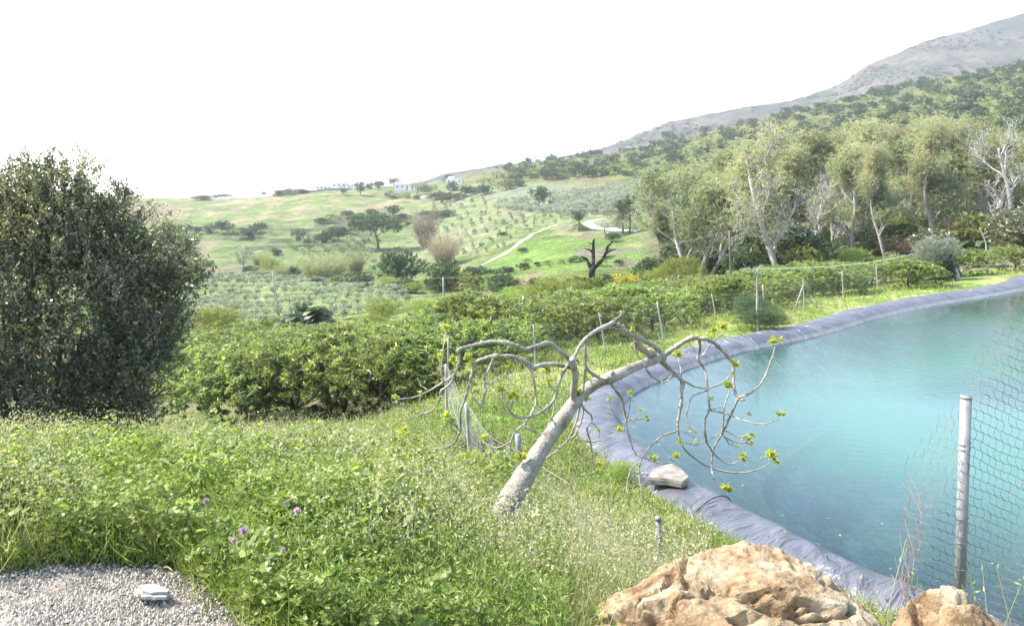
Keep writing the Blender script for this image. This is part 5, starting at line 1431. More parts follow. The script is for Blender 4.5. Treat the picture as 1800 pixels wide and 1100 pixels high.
limbs = [
 ([(1012, 712), (1009, 690), (1010, 660), (1007, 640), (1006, 630)], [9, 8, 7, 6.5, 6]),
 ([(1006, 634), (990, 622), (968, 605), (955, 604), (925, 612), (905, 605), (885, 600), (860, 599), (845, 602), (825, 608), (808, 613), (804, 620)], [5, 4.8, 4.4, 4.6, 4, 4, 4, 3.6, 3.6, 3.4, 3.6, 3]),
 ([(804, 617), (807, 635), (797, 660), (780, 672), (753, 686), (730, 698), (700, 702), (692, 700)], [3, 2.8, 2.6, 2.3, 1.8, 1.5, 1.2, .8]),
 ([(797, 662), (794, 672), (775, 687), (773, 702), (764, 716), (742, 726), (700, 712), (690, 706)], [2.4, 2.2, 2, 1.7, 1.6, 1.4, 1.1, .8]),
 ([(742, 726), (728, 733), (711, 738)], [1.2, 1, .7]), ([(753, 686), (742, 678), (737, 668)], [1.2, 1, .8]),
 ([(780, 672), (776, 647), (780, 619), (783, 590), (785, 583)], [1.8, 1.6, 1.4, 1.2, .8]), ([(747, 722), (738, 705), (737, 692)], [1, .8, .6]),
 ([(1010, 645), (1000, 645), (978, 641), (950, 644), (939, 647), (922, 635), (905, 627), (892, 626), (867, 627), (850, 631), (836, 637)], [5, 4.6, 4.4, 4.6, 4.8, 4.2, 4, 3.8, 3.8, 3.4, 3]),
 ([(836, 637), (831, 650), (825, 674), (817, 700), (808, 722), (808, 745), (807, 760), (797, 779), (783, 787), (756, 789), (732, 782), (716, 768)], [3, 2.8, 2.6, 2.4, 2.2, 2, 2, 1.9, 1.7, 1.5, 1.2, .8]),
 ([(867, 630), (858, 652), (851, 665), (853, 680), (849, 697), (847, 710), (842, 712), (833, 700), (828, 685), (824, 665), (814, 655)], [2.6, 2.4, 2.2, 2.4, 2.2, 2, 1.8, 1.6, 1.5, 1.3, .9]),
 ([(853, 673), (862, 675), (871, 669), (878, 660), (884, 652)], [1.5, 1.3, 1.2, 1, .7]),
 ([(866, 640), (874, 660), (880, 675), (884, 690)], [1.8, 1.4, 1.2, .8]),
 ([(928, 642), (936, 655), (940, 680), (943, 705), (936, 722), (928, 735), (919, 749), (905, 763), (899, 777), (897, 792), (890, 799)], [3, 2.8, 2.8, 2.6, 2.4, 2.3, 2.2, 2, 1.7, 1.4, .9]),
 ([(943, 708), (953, 716), (960, 727), (968, 738)], [1.6, 1.4, 1.2, .8]), ([(921, 749), (935, 757), (950, 764), (962, 760)], [1.8, 1.6, 1.4, 1]),
 ([(905, 763), (893, 779), (872, 785), (853, 778), (847, 771)], [1.8, 1.5, 1.3, 1.1, .7]),
 ([(1079, 566), (1067, 572), (1047, 581), (1030, 594), (1019, 608), (1007, 627), (994, 644), (985, 660), (978, 680), (974, 699), (964, 713), (944, 726), (928, 731), (911, 733), (897, 724), (886, 702), (880, 688)], [5, 4.6, 4.3, 4.2, 4.2, 4, 3.8, 3.4, 3.1, 3.2, 2.8, 2.6, 2.4, 2.2, 1.9, 1.5, 1]),
 ([(911, 733), (895, 728), (878, 724), (868, 720)], [1.6, 1.4, 1.1, .7]), ([(976, 690), (968, 678), (962, 664), (960, 652)], [1.8, 1.5, 1.2, .8]),
 ([(974, 702), (973, 722), (966, 745), (955, 756)], [1.8, 1.5, 1.3, .9]), ([(897, 724), (898, 710), (902, 700)], [1.3, 1.1, .7]), ([(886, 702), (888, 690), (892, 670), (896, 645)], [1.2, 1, .9, .6]),
 ([(1079, 566), (1089, 574), (1105, 585), (1119, 591), (1122, 606), (1135, 618), (1150, 622)], [5, 5.5, 6, 7, 7.5, 8, 8]),
 ([(1119, 591), (1133, 598), (1150, 608), (1158, 616), (1166, 624)], [5.5, 5, 5.5, 6, 6]),
 ([(1077, 565), (1089, 556), (1093, 546)], [2.2, 1.8, 1]),
 ([(1029, 600), (1029, 635), (1026, 669), (1025, 690)], [3, 2.8, 2.8, 2.6]),
 ([(1026, 640), (1040, 655), (1058, 664), (1070, 664)], [3.2, 3.4, 3.6, 4]), ([(1026, 655), (1036, 668), (1043, 655)], [1.4, 1.2, .8]),
 ([(1114, 591), (1118, 612), (1124, 628), (1133, 641), (1144, 658), (1160, 670), (1172, 670), (1181, 660)], [2.6, 2.2, 2.2, 2.2, 2.1, 2, 1.8, 1.4]),
 ([(1116, 600), (1108, 607), (1120, 622)], [1.4, 1.2, .8]), ([(1164, 670), (1163, 680), (1165, 688)], [.9, .7, .5]),
 ([(1166, 626), (1178, 616), (1189, 609), (1206, 597), (1217, 593), (1227, 594), (1244, 597), (1262, 611), (1279, 630), (1288, 647), (1289, 671), (1293, 692), (1296, 702), (1286, 723), (1276, 747), (1267, 764), (1255, 785), (1251, 806), (1251, 827), (1258, 847), (1277, 864)], [7, 5.5, 5, 4.8, 6, 4.8, 4.4, 4.2, 4, 3.6, 3.2, 3.4, 3.2, 2.8, 2.4, 2.2, 2, 1.8, 1.6, 1.4, 1]),
 ([(1229, 595), (1230, 612), (1227, 632), (1239, 654), (1243, 678), (1244, 700), (1247, 717), (1240, 740), (1243, 775), (1258, 799), (1282, 815), (1307, 806)], [4, 3.6, 3.6, 3, 2.8, 2.6, 2.8, 2.2, 2, 1.7, 1.4, .9]),
 ([(1160, 630), (1169, 641), (1180, 650), (1193, 664), (1200, 671), (1198, 690), (1196, 706), (1191, 747), (1193, 768), (1203, 789), (1227, 809), (1255, 823), (1296, 830), (1331, 825), (1355, 813)], [7, 5.5, 4.5, 4, 4.5, 3.6, 3.4, 3.2, 2.8, 2.5, 2.3, 2, 1.8, 1.5, 1]),
 ([(1190, 757), (1165, 766), (1141, 785), (1124, 813), (1122, 840), (1130, 872), (1148, 889), (1172, 899)], [2.4, 2, 1.8, 1.7, 1.5, 1.3, 1.1, .7]),
 ([(1124, 811), (1112, 822), (1103, 845), (1102, 862), (1113, 874)], [1.4, 1.3, 1.1, 1, .6]),
 ([(1205, 671), (1227, 680), (1255, 678), (1275, 668), (1286, 655), (1290, 645)], [2.4, 2.2, 2, 1.7, 1.4, .9]),
 ([(1296, 699), (1317, 692), (1338, 671), (1355, 633), (1362, 609)], [2.6, 2.3, 2, 1.6, 1]), ([(1296, 701), (1310, 703)], [2, 1.2]), ([(1354, 635), (1362, 625)], [1.6, 1]),
 ([(1248, 720), (1276, 728), (1307, 739), (1341, 744), (1369, 736)], [2.4, 2, 1.8, 1.5, 1]), ([(1300, 738), (1310, 730), (1317, 728)], [1.1, .9, .6]),
 ([(1241, 686), (1220, 695), (1210, 713), (1210, 744), (1218, 757)], [2, 1.7, 1.5, 1.3, .8]), ([(1248, 718), (1262, 717), (1270, 716)], [1.2, 1, .7]),
 ([(1276, 757), (1296, 765), (1317, 765)], [1.5, 1.2, .8]), ([(1272, 766), (1290, 777), (1312, 779), (1325, 776)], [1.7, 1.4, 1.2, .8]), ([(1270, 762), (1282, 778), (1293, 784)], [1.5, 1.2, .7]),
 ([(1269, 759), (1248, 771), (1224, 782), (1200, 777)], [1.6, 1.4, 1.2, .8]), ([(1192, 754), (1206, 760), (1222, 768), (1226, 776)], [1.5, 1.3, 1, .6]),
 ([(1270, 762), (1272, 745), (1276, 713), (1282, 690), (1281, 680)], [2, 1.9, 1.8, 1.5, 1]), ([(1197, 700), (1196, 680), (1196, 664)], [2.2, 1.8, 1.4]), ([(1198, 664), (1196, 645), (1192, 628)], [1.6, 1.3, .8]),
 ([(1232, 628), (1240, 617), (1248, 607), (1262, 594), (1272, 582)], [1.6, 1.6, 1.6, 1.5, .9]), ([(1210, 600), (1218, 612), (1222, 620)], [1, .8, .5]),
 ([(1072, 672), (1085, 690), (1092, 702), (1099, 727), (1105, 761), (1113, 789), (1120, 802)], [3.2, 3, 2.8, 2.6, 2, 1.7, 1.4]),
 ([(1102, 737), (1096, 744), (1087, 740), (1077, 725), (1073, 706), (1072, 695)], [1.6, 1.4, 1.3, 1.2, 1, .7]), ([(1104, 739), (1118, 737), (1135, 735)], [1.3, 1.1, .7]), ([(1115, 735), (1122, 727), (1126, 723)], [1, .8, .6]), ([(1103, 735), (1107, 712), (1109, 700)], [1.3, 1, .7]),
 ([(1018, 695), (1025, 715), (1040, 730), (1041, 740), (1033, 754), (1040, 782), (1042, 816), (1051, 834)], [3, 2.6, 2.3, 2, 1.8, 1.7, 1.4, .9]),
 ([(1010, 772), (1035, 776), (1062, 773), (1088, 760)], [1.7, 1.5, 1.3, .9]), ([(1048, 830), (1030, 836), (1018, 837), (1003, 834), (990, 828)], [1.4, 1.3, 1.2, 1, .7]), ([(1041, 806), (1025, 802), (1012, 788), (1006, 780)], [1.3, 1.1, .9, .6]), ([(1041, 742), (1052, 756), (1053, 770)], [1.3, 1.1, .8]),
 ([(1022, 700), (1017, 725), (1010, 748), (1001, 768), (984, 785), (956, 809), (936, 818), (922, 816)], [3, 2.7, 2.4, 2.2, 2, 1.8, 1.5, 1]), ([(1026, 712), (1022, 740), (1010, 765), (1003, 770)], [2.4, 2.1, 2, 1.8]), ([(988, 786), (976, 788), (970, 780)], [1.5, 1.3, .9]),
 ([(885, 660), (893, 668), (900, 668)], [1, .8, .5]), ([(1012, 630), (1020, 640), (1030, 638)], [2.2, 1.8, 1.4]),
 ([(1120, 802), (1134, 806), (1148, 808)], [1.1, .9, .6]), ([(1128, 800), (1150, 812), (1175, 812), (1186, 803)], [1.3, 1.2, 1, .7]), ([(832, 702), (842, 705)], [1, .6]), ([(808, 757), (797, 745), (785, 737)], [1.4, 1.2, .8]),
 ([(806, 765), (790, 748), (778, 742)], [1.1, .9, .6]),
]
for pts, R in limbs: fl(mbk, pts, R, rf.normal() * .12, 7 if max(R) > 3 else 5, 6, .3)
# side spurs along the limbs
for pts, R in limbs:
    pts = np.array(pts, float)
    for _ in range(max(1, len(pts) // 2)):
        k = int(rf.integers(len(pts) - 1)); p = pts[k] + (pts[k + 1] - pts[k]) * rf.random(); a = rf.random() * 6.28; q_ = 3 + 5 * rf.random()
        fl(mbk, [p, p + [math.cos(a) * q_, math.sin(a) * q_]], [1.1, .6], 0, 4, 2)
link("branches", mbk.mesh("fig_branches", M_FIGBARK, True), fg)
tufts = [(785, 578, 1.2), (773, 628, 1), (781, 600, .7), (797, 632, 1), (820, 632, 1.3), (834, 640, .8), (883, 648, 1.1), (896, 642, 1.2), (832, 678, 1), (837, 690, .9), (881, 686, 1.3), (903, 697, 1.6), (869, 718, 1.2), (961, 652, 1.5), (967, 670, 1),
         (1015, 692, 2.0), (1026, 700, 1.6), (1012, 706, 1.4), (785, 735, 1.5), (794, 742, 1), (709, 757, 1.2), (703, 766, .8), (850, 771, 1.2), (916, 806, 1.7), (928, 812, 1), (1092, 576, 0.8), (1112, 582, 1.3), (1265, 577, 1.6), (1255, 583, 1.4), (1275, 573, 1),
         (1362, 602, 1.5), (1370, 598, 1), (1192, 625, 1.6), (1088, 757, 1.2), (1136, 735, .9), (1126, 722, .8), (1108, 692, 1), (1072, 700, .8), (1053, 818, 1.2), (1050, 828, .9), (1290, 642, 1.5), (1282, 680, 1.6), (1250, 702, .8), (1293, 662, .7), (1310, 770, 1.2),
         (1321, 766, 1), (1320, 778, .9), (1307, 802, 1.4), (1356, 803, 1.9), (1364, 812, 1.1), (1373, 729, 1.3), (1277, 860, 1.7), (1148, 806, 1.2), (1188, 803, 1.4), (1218, 758, .8), (1224, 775, .6), (1196, 776, .8), (1317, 728, .6), (696, 700, 1), (737, 692, .7), (716, 765, .9),
         (1049, 757, .8), (982, 688, .6), (870, 660, .7), (992, 826, .7), (1296, 784, .6), (918, 672, .8), (942, 690, .7), (1006, 780, .6), (1180, 900, .8), (967, 738, .7), (990, 740, .6)]
mlf = MB()
for x, y, s in tufts:
    c0 = fchain([(x, y)])[0]; n = int(9 + 5 * s); D = nrm(rdir(n, rf) * .9 + np.array([0, 0, .55])); 
    L_ = (.019 + .026 * rf.random(n)) * s
    P0_ = c0 + D * .006
    for lobe in (-.5, 0, .5):     # three lobes per leaf
        S = nrm(np.cross(D, rdir(n, rf)))
        mlf.add(*leaves(P0_, nrm(D + S * lobe * .8), np.cross(D, S), L_ * (1 if lobe == 0 else .75), L_ * .42, .2), np.clip(.2 + .8 * rf.random(n), 0, 1))
link("leaves", mlf.mesh("fig_leaves", L_FIG), fg)

# ------------------------------------------------------------------ big dark evergreen on the left
YT = 12.5
r = np.random.default_rng(44)
tx0 = (70 - CX) / F * YT; tz0 = float(gz(tx0, YT))
bt = link("evergreen_tree", None, None, (tx0, YT, tz0), 0, None, "big bushy dark evergreen with small shiny leaves filling the left edge", "tree")
TO = np.array([tx0, YT, tz0]); u = YT / F
def TW(px, py, dy=0): return W(px, py, YT + dy) - TO
lob = []
for px, py, rx, rz, dy, w_ in ((60, 560, 190, 200, 0, 3), (170, 520, 130, 130, .2, 1.5), (-60, 520, 170, 190, 0, 2), (250, 550, 78, 84, .1, .8), (205, 455, 72, 70, .3, .8), (105, 400, 80, 70, 0, .8), (20, 400, 90, 80, .2, 1), (240, 620, 60, 80, -.2, .6),
                              (190, 680, 70, 80, 0, .7), (60, 700, 150, 70, 0, 1.1), (-80, 680, 150, 90, 0, 1), (290, 490, 42, 40, .1, .2), (90, 340, 45, 45, 0, .2), (20, 350, 30, 40, 0, .15), (195, 395, 30, 32, .2, .06), (-90, 420, 110, 110, 0, .8),
                              (325, 500, 24, 18, .1, .05), (345, 486, 14, 12, -.3, .02), (305, 440, 24, 22, 0, .05), (150, 315, 16, 28, 0, .02), (55, 305, 18, 30, .1, .03), (270, 400, 22, 22, 0, .04), (265, 620, 26, 40, -.3, .05), (215, 365, 18, 30, .1, .02), (240, 730, 30, 30, 0, .1)):
    c0 = TW(px, py, dy); lob.append((c0[0], c0[1], c0[2], rx * u * .92, min(rx, 150) * u * .8, rz * u * .92, w_))
mb = MB()
rn = lambda P, r: np.clip(0.16 + .55 * r.random(len(P)) + 1.0 * (fbm(P[:, 0] * 1.5, P[:, 1] * 1.5, P[:, 2] * 1.5, 3, 8) - .5), 0, 1)
foliage(mb, lob, 14500, 13, .26, .052, .030, r, up=.35, out=.6, shell=.55, gap=.26, gs=.2, rnd=rn, zmin=.02, twr=.5)
foliage(mb, [(q[0], q[1], q[2], q[3] * 1.05, q[4] * 1.05, q[5] * 1.06, q[6]) for q in lob], 1700, 16, .42, .045, .024, r, up=.7, out=.7, shell=.9, gap=.1, gs=.2, rnd=rn, zmin=.3, twr=.5)
# upright shoots over the top
for px, py, h in ((95, 330, 70), (118, 330, 62), (85, 320, 52), (60, 345, 60), (15, 350, 75), (10, 340, 50), (135, 345, 45), (150, 350, 42), (205, 350, 32), (225, 360, 30), (40, 360, 45), (180, 370, 30), (240, 400, 26), (75, 360, 48), (110, 350, 50), (-30, 350, 60)):
    L_ = [TW(px + r.normal() * 2, py, r.normal() * .3), TW(px + r.normal() * 5, py - h * .5, 0), TW(px + r.normal() * 8 + 3, py - h, 0)]
    Q = smooth_line(L_, 10); mb2 = tube(Q, np.linspace(.008, .003, len(Q)), 4); mb.add(*mb2, .05)
    n = 120; t = r.random(n) ** .8; P_ = np.stack([np.interp(t, np.linspace(0, 1, len(Q)), Q[:, c]) for c in range(3)], 1) + r.normal(size=(n, 3)) * .055 * (1.25 - t)[:, None]
    mb.add(*leaves(P_, nrm(rdir(n, r) + [0, 0, .6]), rdir(n, r), .045, .024, .1), r.random(n) * .7)
link("crown", mb.mesh("evergreen_crown", L_OAK), bt)
out, tips = [], []
for d0 in ((.35, 0, 1), (-.4, .1, 1), (.05, -.1, 1), (.7, 0, .8), (-.8, 0, .7)):
    grow(r, (0, 0, -.2), nrm(np.array(d0, float)), 2.7, .05, 0, out, tips, .14, .06, 6, .7, .52, 3, .25, 8)
mt = skel_mb(out, rmin=.003)
for L_ in ([(250, 600), (300, 560), (340, 500), (356, 484)], [(200, 520), (250, 450), (290, 400)], [(90, 450), (110, 380), (125, 340), (122, 320)], [(60, 480), (62, 400), (60, 350)], [(20, 500), (45, 440), (20, 420)]):
    limb(mt, np.array([TW(a, b, -.9 * (i == 0)) for i, (a, b) in enumerate(L_)]), np.linspace(.012, .004, len(L_)), 6, 6, .1, r)
link("trunk", mt.mesh("evergreen_trunk", M_BARK, True), bt)

# ------------------------------------------------------------------ ground cover
r = np.random.default_rng(66)
def scatter(n, Ya, Yb, pa, pb):
    px = pa + (pb - pa) * r.random(n); Y = np.exp(np.log(Ya) + np.log(Yb / Ya) * r.random(n)); X = (px - CX) / F * Y
    sd = pond_sd(X, Y); k = sd > np.interp(np.hypot(X, Y), [8, 14, 22, 45], [1.1, 1.15, 1.3, 1.7]); X, Y, px, sd = X[k], Y[k], px[k], sd[k]
    return X, Y, gz(X, Y, sd), px, sd
def blades(mb, X, Y, Z, H, Wd, R, lean=.5, bend=.6):
    n = len(X); P = np.stack([X, Y, Z - .01], 1); D = nrm(np.stack([r.normal(size=n) * lean, r.normal(size=n) * lean, np.ones(n)], 1))
    N = rdir(n, r); S = nrm(np.cross(D, N)); H = H[:, None]; Wd = Wd[:, None]
    q = nrm(np.stack([r.normal(size=n), r.normal(size=n), np.zeros(n)], 1)) * bend
    M_ = P + D * H * .5; E = M_ + nrm(D + q) * H * .5
    V = np.stack([P - S * Wd * .5, P + S * Wd * .5, M_ + S * Wd * .42, M_ - S * Wd * .42, E], 1).reshape(-1, 3)
    b = (np.arange(n) * 5)[:, None]
    mb.add(V, np.concatenate([b, b + 1, b + 2, b + 3], 1), R)
    mb.n -= 5 * n; mb.v.append(V[:0]); mb.q.append(np.concatenate([b + 3 + mb.n, b + 2 + mb.n, b + 4 + mb.n, -np.ones_like(b)], 1)); mb.r.append(np.broadcast_to(R, (n,))); mb.m.append(np.zeros(n, np.int32)); mb.n += 5 * n
def patch(X, Y, s, seed): return fbm(X / s, Y / s, 0, 3, seed)
# how leafy (mallow) against grassy the bank is
def leafy(X, Y, px):
    return sstep(980, 500, px + 260 * (patch(X, Y, 1.3, 3) - .5)) * sstep(.40, .56, patch(X, Y, .9, 4)) * .8
def low(px, Y): return 1 - .6 * np.exp(-((px - 885) / 80) ** 2) * sstep(6.6, 5.9, Y) * sstep(3.6, 4.6, Y)
gm = MB()
X, Y, Z, px, sd = scatter(400000, 2.75, 26, -140, 1960)
g = gravel_mask(X, Y); keep = (g < .25) | ((g < .9) & (r.random(len(X)) < .06))
keep &= (r.random(len(X)) < np.where(px < 800, .62, 1.0)) & ~((Y > 20) & (px < 420) & (patch(X, Y, 2.5, 12) < .52))
X, Y, Z, px, sd = [a[keep] for a in (X, Y, Z, px, sd)]
dryp = patch(X, Y, 1.1, 7); lush = sstep(0, 5, Y - 11) * sstep(9, 6, sd)
R = np.clip(r.random(len(X)) * .62 + (dryp > .52) * .28 * (r.random(len(X)) < .7) + .16 * sstep(650, 850, px) * (lush < .5) - lush * .22 + (r.random(len(X)) < .07) * .4, 0, 1)
H = (.09 + .22 * r.random(len(X)) ** 1.5) * np.where(lush > .5, .55, 1) * (.6 + .8 * patch(X, Y, .7, 8)) * np.where(px < 700, 1.15, 1) * low(px, Y)
blades(gm, X, Y, Z, H, np.maximum(.0035, Y * .00085), R)
link("grass", gm.mesh("grass", L_GRASS), kind="stuff")
# farther meadow tufts
gm = MB()
X, Y, Z, px, sd = scatter(150000, 22, 240, -200, 2000)
k = ~((px > 250) & (Y > 27) & (Y < 62) & (sd > 7) & (r.random(len(X)) < .6)) & (patch(X, Y, 7, 23) > .40)
X, Y, Z, px, sd = [a[k] for a in (X, Y, Z, px, sd)]
py_ = YH - F * Z / Y; rdm = (line_dist(px, py_, [(842, 470), (868, 457), (895, 441), (912, 428), (935, 413), (960, 403)]) < 6) | (line_dist(px, py_, [(1122, 409), (1072, 404), (1040, 401), (1034, 394), (1060, 386)]) < 9)
X, Y, Z = X[~rdm], Y[~rdm], Z[~rdm]
blades(gm, X, Y, Z, (.10 + .25 * r.random(len(X))) * np.where(Y > 60, 1.25, 1), np.maximum(.02, Y * .0009), np.clip(.25 + .55 * patch(X, Y, 9, 24) + .3 * (r.random(len(X)) - .5), 0, .9), .7)
link("meadow_grass", gm.mesh("meadow_grass", L_GRASS), kind="stuff")
# mallow and other broad leaves
mm = MB()
X, Y, Z, px, sd = scatter(190000, 2.75, 17, -160, 1500)
lf = leafy(X, Y, px); g = gravel_mask(X, Y)
k = (r.random(len(X)) < lf * (1 - sstep(.2, .6, g)) + .05 * (g < .2)); X, Y, Z, px = X[k], Y[k], Z[k], px[k]
n = len(X); hh = (.04 + .34 * r.random(n) * np.clip(.15 + 2.6 * (patch(X, Y, .55, 14) - .3), .1, 1.5)) * np.interp(Y, [3.3, 4.5, 17], [.8, 1.15, 1.0]) * low(px, Y)
P = np.stack([X, Y, Z + hh], 1); D = nrm(np.stack([r.normal(size=n), r.normal(size=n) - .2, r.normal(size=n) * .35], 1)); N = nrm(np.stack([r.normal(size=n) * .5, r.normal(size=n) * .5 - .25, np.ones(n)], 1))
L_ = (.014 + .040 * r.random(n) ** 2.6) * (.75 + .5 * patch(X, Y, 1.4, 15)) * np.interp(Y, [3, 12, 17], [.95, 1.15, 1.5])
V, Fq = discs(P, D, N, L_); mm.add(V, Fq, np.repeat(np.clip(r.random(n) * .75 + .5 * (patch(X, Y, .6, 16) - .4), 0, 1)[:, None], 4, 1).T.ravel())
nc = 140; cpx = -140 + 1050 * r.random(nc); cY = np.exp(np.log(3.4) + np.log(10 / 3.4) * r.random(nc)); cX = (cpx - CX) / F * cY
kc = (gravel_mask(cX, cY - .3) < .05) & (gravel_mask(cX - .25, cY) < .05) & ~((cpx > 760) & (cY < 6.5)); cX, cY = cX[kc], cY[kc]; nc = len(cX)
hc = .23 + .25 * r.random(nc); wc = .10 + .16 * r.random(nc); q = np.repeat(np.arange(nc), 300); n = len(q)
dx, dy = r.normal(size=n) * wc[q], r.normal(size=n) * wc[q]; rr2 = np.hypot(dx, dy) / wc[q]
X, Y = cX[q] + dx, cY[q] + dy; ok = gravel_mask(X, Y) < .3; X, Y, q, dx, dy, rr2 = [a_[ok] for a_ in (X, Y, q, dx, dy, rr2)]; n = len(X); Z = gz(X, Y) + hc[q] * np.clip(1.05 - .22 * rr2 ** 2, .1, 1) * (.25 + .75 * r.random(n) ** .5)
D = nrm(np.stack([dx, dy - .05, r.normal(size=n) * .08], 1) + rdir(n, r) * .05); N = nrm(np.stack([r.normal(size=n) * .5, r.normal(size=n) * .5 - .3, np.ones(n)], 1))
big_ = (r.random(nc) < .5)[q]; L_ = np.where(big_, .024 + .036 * r.random(n), .015 + .018 * r.random(n)) * np.interp(Y, [3, 8], [.9, 1.2])
V, Fq = discs(np.stack([X, Y, Z], 1), D, N, L_); mm.add(V, Fq, np.repeat(np.clip(.27 + .5 * r.random(n) + .1 * r.normal(size=nc)[q], 0, 1)[:, None], 4, 1).T.ravel())
link("mallow_weeds", mm.mesh("mallow_weeds", L_MALLOW), kind="stuff")
# fine small-leaved weeds
mm = MB()
X, Y, Z, px, sd = scatter(330000, 2.75, 20, -160, 1750)
g = gravel_mask(X, Y); pt = patch(X, Y, .5, 26); k = (g < .3) & (pt > .40); X, Y, Z, px = X[k], Y[k], Z[k], px[k]; n = len(X)
hh = (.02 + .32 * r.random(n)) * (.3 + 1.1 * patch(X, Y, .5, 26)) * np.where(px > 1000, .5, 1) * low(px, Y)
P = np.stack([X + r.normal(size=n) * .01, Y, Z + hh], 1)
mm.add(*leaves(P, nrm(rdir(n, r) + [0, 0, .5]), rdir(n, r), (.018 + .03 * r.random(n)) * np.interp(Y, [3, 8, 20], [.9, 1.2, 2.2]), np.interp(Y, [3, 8, 20], [.009, .011, .024]), .1), np.clip(r.random(n) * .9, 0, 1))
link("weeds", mm.mesh("weeds", leaf_mat("weed_leaf", [(0, (.05, .09, .02)), (.5, (.13, .19, .04)), (.8, (.24, .27, .08)), (1, (.42, .40, .24))], .5, .42, .3, vary=0, gain=1.35)), kind="stuff")
# dry stalks with seed heads
dm = MB()
X, Y, Z, px, sd = scatter(17000, 3.2, 24, -100, 1250)
g = gravel_mask(X, Y); k = (g < .2) & ((patch(X, Y, 1.2, 28) > .5) | ((Y > 15) & (Y < 22) & (px > 420) & (px < 720))) ; X, Y, Z = X[k], Y[k], Z[k]; n = len(X)
H = (.22 + .33 * r.random(n)) * low(CX + F * X / Y, Y); blades(dm, X, Y, Z, H, np.maximum(.0025, Y * .0006), r.random(n), .3, .35)
top = np.stack([X, Y, Z + H * .9], 1); 
for j in range(4):
    dm.add(*leaves(top + r.normal(size=(n, 3)) * [.02, .02, .05], nrm(rdir(n, r) + [0, 0, .5]), rdir(n, r), .016 * np.interp(Y, [3, 20], [1, 2.4]), .008 * np.interp(Y, [3, 20], [1, 2.6]), .1), r.random(n))
link("dry_grass", dm.mesh("dry_grass", L_DRY), kind="stuff")
# small flowers on the clover bank
fm = MB()
X, Y, Z, px, sd = scatter(60000, 5, 46, 600, 1950)
k = (sd < 8.5) & (patch(X, Y, 1.0, 29) > .45) & (Y > 6.5); X, Y, Z = X[k], Y[k], Z[k]; n = len(X)
sz = np.maximum(.011, Y * .0009)
fm.add(*leaves(np.stack([X, Y, Z + .05 + .08 * r.random(n)], 1), nrm(r.normal(size=(n, 3)) * [1, 1, .2]), np.tile([0, 0, 1.0], (n, 1)), sz * 1.3, sz * 1.2), r.random(n))
link("clover_flowers", fm.mesh("clover_flowers", leaf_mat("clover_flower", [(0, (.62, .55, .08)), (.5, (.72, .66, .18)), (.6, (.75, .74, .66)), (1, (.8, .8, .74))], .6, .3, .2, tint=(1, 1, 1), vary=0)), kind="stuff")
# leaves and specks drifting near the rim
lm = MB(); k_ = r.integers(0, len(RP), 420); off_ = -.15 - 2.2 * r.random(420) ** 2.2
Q2 = RP[k_] + Nn[k_] * off_[:, None]; n = len(Q2)
lm.add(*leaves(np.column_stack([Q2, np.full(n, WZ + .006)]), nrm(r.normal(size=(n, 3)) * [1, 1, .02]), np.tile([0, 0, 1.0], (n, 1)), .03 + .05 * r.random(n), .02 + .02 * r.random(n)), r.random(n))
link("floating_leaves", lm.mesh("floating_leaves", L_DRY), kind="stuff")
# gravel stones
pm = MB()
n = 60000; Yp = np.exp(np.log(2.6) + np.log(3.9 / 2.6) * r.random(n)); Xp = (-200 + 700 * r.random(n) - CX) / F * Yp
k = r.random(n) < gravel_mask(Xp, Yp) * 1.0; Xp, Yp = Xp[k], Yp[k]; n = len(Xp); Zp = gz(Xp, Yp)
oc = np.array([[1, 0, 0], [0, 1, 0], [-1, 0, 0], [0, -1, 0], [0, 0, 1], [0, 0, -1]], float); of = np.array([[0, 1, 4], [1, 2, 4], [2, 3, 4], [3, 0, 4], [1, 0, 5], [2, 1, 5], [3, 2, 5], [0, 3, 5]])
s = (.002 + .0075 * r.random(n) ** 4)[:, None, None]; V = oc[None] * s * (.6 + .8 * r.random((n, 1, 3))) * (.75 + .5 * r.random((n, 6, 1))) + np.stack([Xp, Yp, Zp + .003], 1)[:, None, :]
pm.add(V.reshape(-1, 3), (of[None] + (np.arange(n) * 6)[:, None, None]).reshape(-1, 3), np.repeat(r.random(n), 8))
link("gravel", pm.mesh("gravel", leaf_mat("gravel_stone", [(0, (.24, .21, .165)), (.5, (.35, .31, .25)), (1, (.50, .45, .38))], .9, 0, .2, vary=0)), kind="stuff")

# thistle flowers, each on its own stem
def thistle(px, py, Y, label, s=1.0, buds=1):
    Ys = np.linspace(2.75, Y + 1.5, 80); Hs = (YH - py) / F * Ys - gz((px - CX) / F * Ys, Ys)
    Y = float(Ys[int(np.argmin(np.abs(Hs - (.45 if px < 600 else .3))))]); X = (px - CX) / F * Y; z = float(gz(X, Y)); H = max(.15, (YH - py) / F * Y - z)
    e = link("thistle", None, None, (X, Y, z), 0, None, label, "flower", "thistles blooming in the weeds")
    mb = MB(); mb.add(*tube(smooth_line([(0, 0, -.02), (.02, .01, H * .5), (0, 0, H)], 4), .0025, 5)); link("stem", mb.mesh("stem", L_MALLOW, True), e)
    n = 60; D = nrm(rdir(n, r) + [0, 0, .7]); mb = MB(); mb.add(*leaves(np.zeros((n, 3)) + [0, 0, H], D, rdir(n, r), .014 * s, .005 * s), r.random(n))
    link("flower_head", mb.mesh("flower_head", L_FLOWER), e)
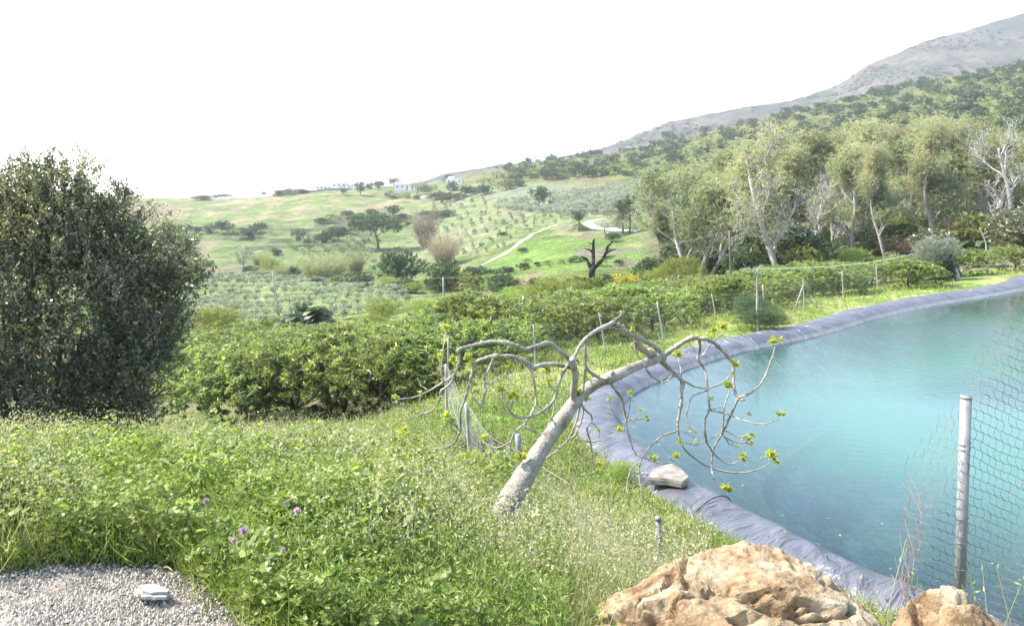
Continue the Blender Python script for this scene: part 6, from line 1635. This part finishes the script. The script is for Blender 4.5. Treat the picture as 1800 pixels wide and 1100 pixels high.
for px, py, Y, l, s in ((362, 881, 5.0, "pink thistle flower on a tall stem, highest in the weeds on the left", 1.0), (522, 899, 4.6, "pale lilac thistle flower above the leafy mallow patch", 1.3), (504, 884, 4.8, "small pale lilac thistle just left of the other lilac one", .9),
                        (428, 934, 4.1, "bright pink thistle flower between the gravel and the mallow patch", 1.3), (412, 950, 4.0, "lower pink thistle touching the bright pink one", 1.0), (497, 966, 3.9, "small lilac thistle low down in the pale grass", .8), (1068, 858, 7.0, "tiny pink thistle near the foot of the fig", .8)):
    thistle(px, py, Y, l, s)
# dry weed stems by the boulders and broad-leaved plants at the gravel edge
for i, (px, py, Y, h) in enumerate(((1500, 1050, 3.5, .26), (1480, 1010, 3.4, .2), (1590, 1060, 3.4, .24), (1610, 1100, 3.2, .38), (1625, 1060, 3.3, .36), (1560, 1060, 3.3, .2), (1760, 1060, 3.2, .16), (1785, 1050, 3.3, .2))):
    X = (px - CX) / F * Y; z = float(gz(X, Y)); z0 = min((YH - py) / F * Y - h * .5, 0)
    mb = MB()
    for q in range(9):
        d = nrm(np.array([r.normal() * .35 - .2, r.normal() * .2, 1.0])); p0 = np.array([r.normal() * .02, r.normal() * .02, 0]); hh_ = (z0 + h - z) * (.6 + .45 * r.random())
        L_ = smooth_line([p0, p0 + d * hh_ * .5, p0 + nrm(d + [r.normal() * .25, 0, 0]) * hh_], 5); mb.add(*tube(L_, np.linspace(.003, .0012, len(L_)), 4), .6)
        nn = 14; t = r.random(nn); Pq = np.stack([np.interp(t, np.linspace(0, 1, len(L_)), L_[:, c]) for c in range(3)], 1)
        mb.add(*leaves(Pq, nrm(rdir(nn, r) + [0, 0, .4]), rdir(nn, r), .03, .01), r.random(nn))
    link("dry_weed", mb.mesh("dry_weed", L_DRY if i % 3 else L_MALLOW), None, (X, Y, z), 0, None, "thin wiry weed rising behind the boulders below the torn fence", "weed", "wiry weeds beside the boulders")

# ------------------------------------------------------------------ haze
hz = bpy.data.materials.new("haze"); hz.use_nodes = True; nt = hz.node_tree
nt.nodes.remove(nt.nodes["Principled BSDF"])
pv = nt.nodes.new("ShaderNodeVolumePrincipled"); pv.inputs["Density"].default_value = HAZE; pv.inputs["Color"].default_value = (.93, .94, .97, 1); pv.inputs["Anisotropy"].default_value = .3
nt.links.new(pv.outputs[0], nt.nodes["Material Output"].inputs["Volume"])
mb = MB(); mb.add(*box((400, 1900, 120), (7000, 4000, 900))); link("haze", mb.mesh("haze", hz), kind="stuff")
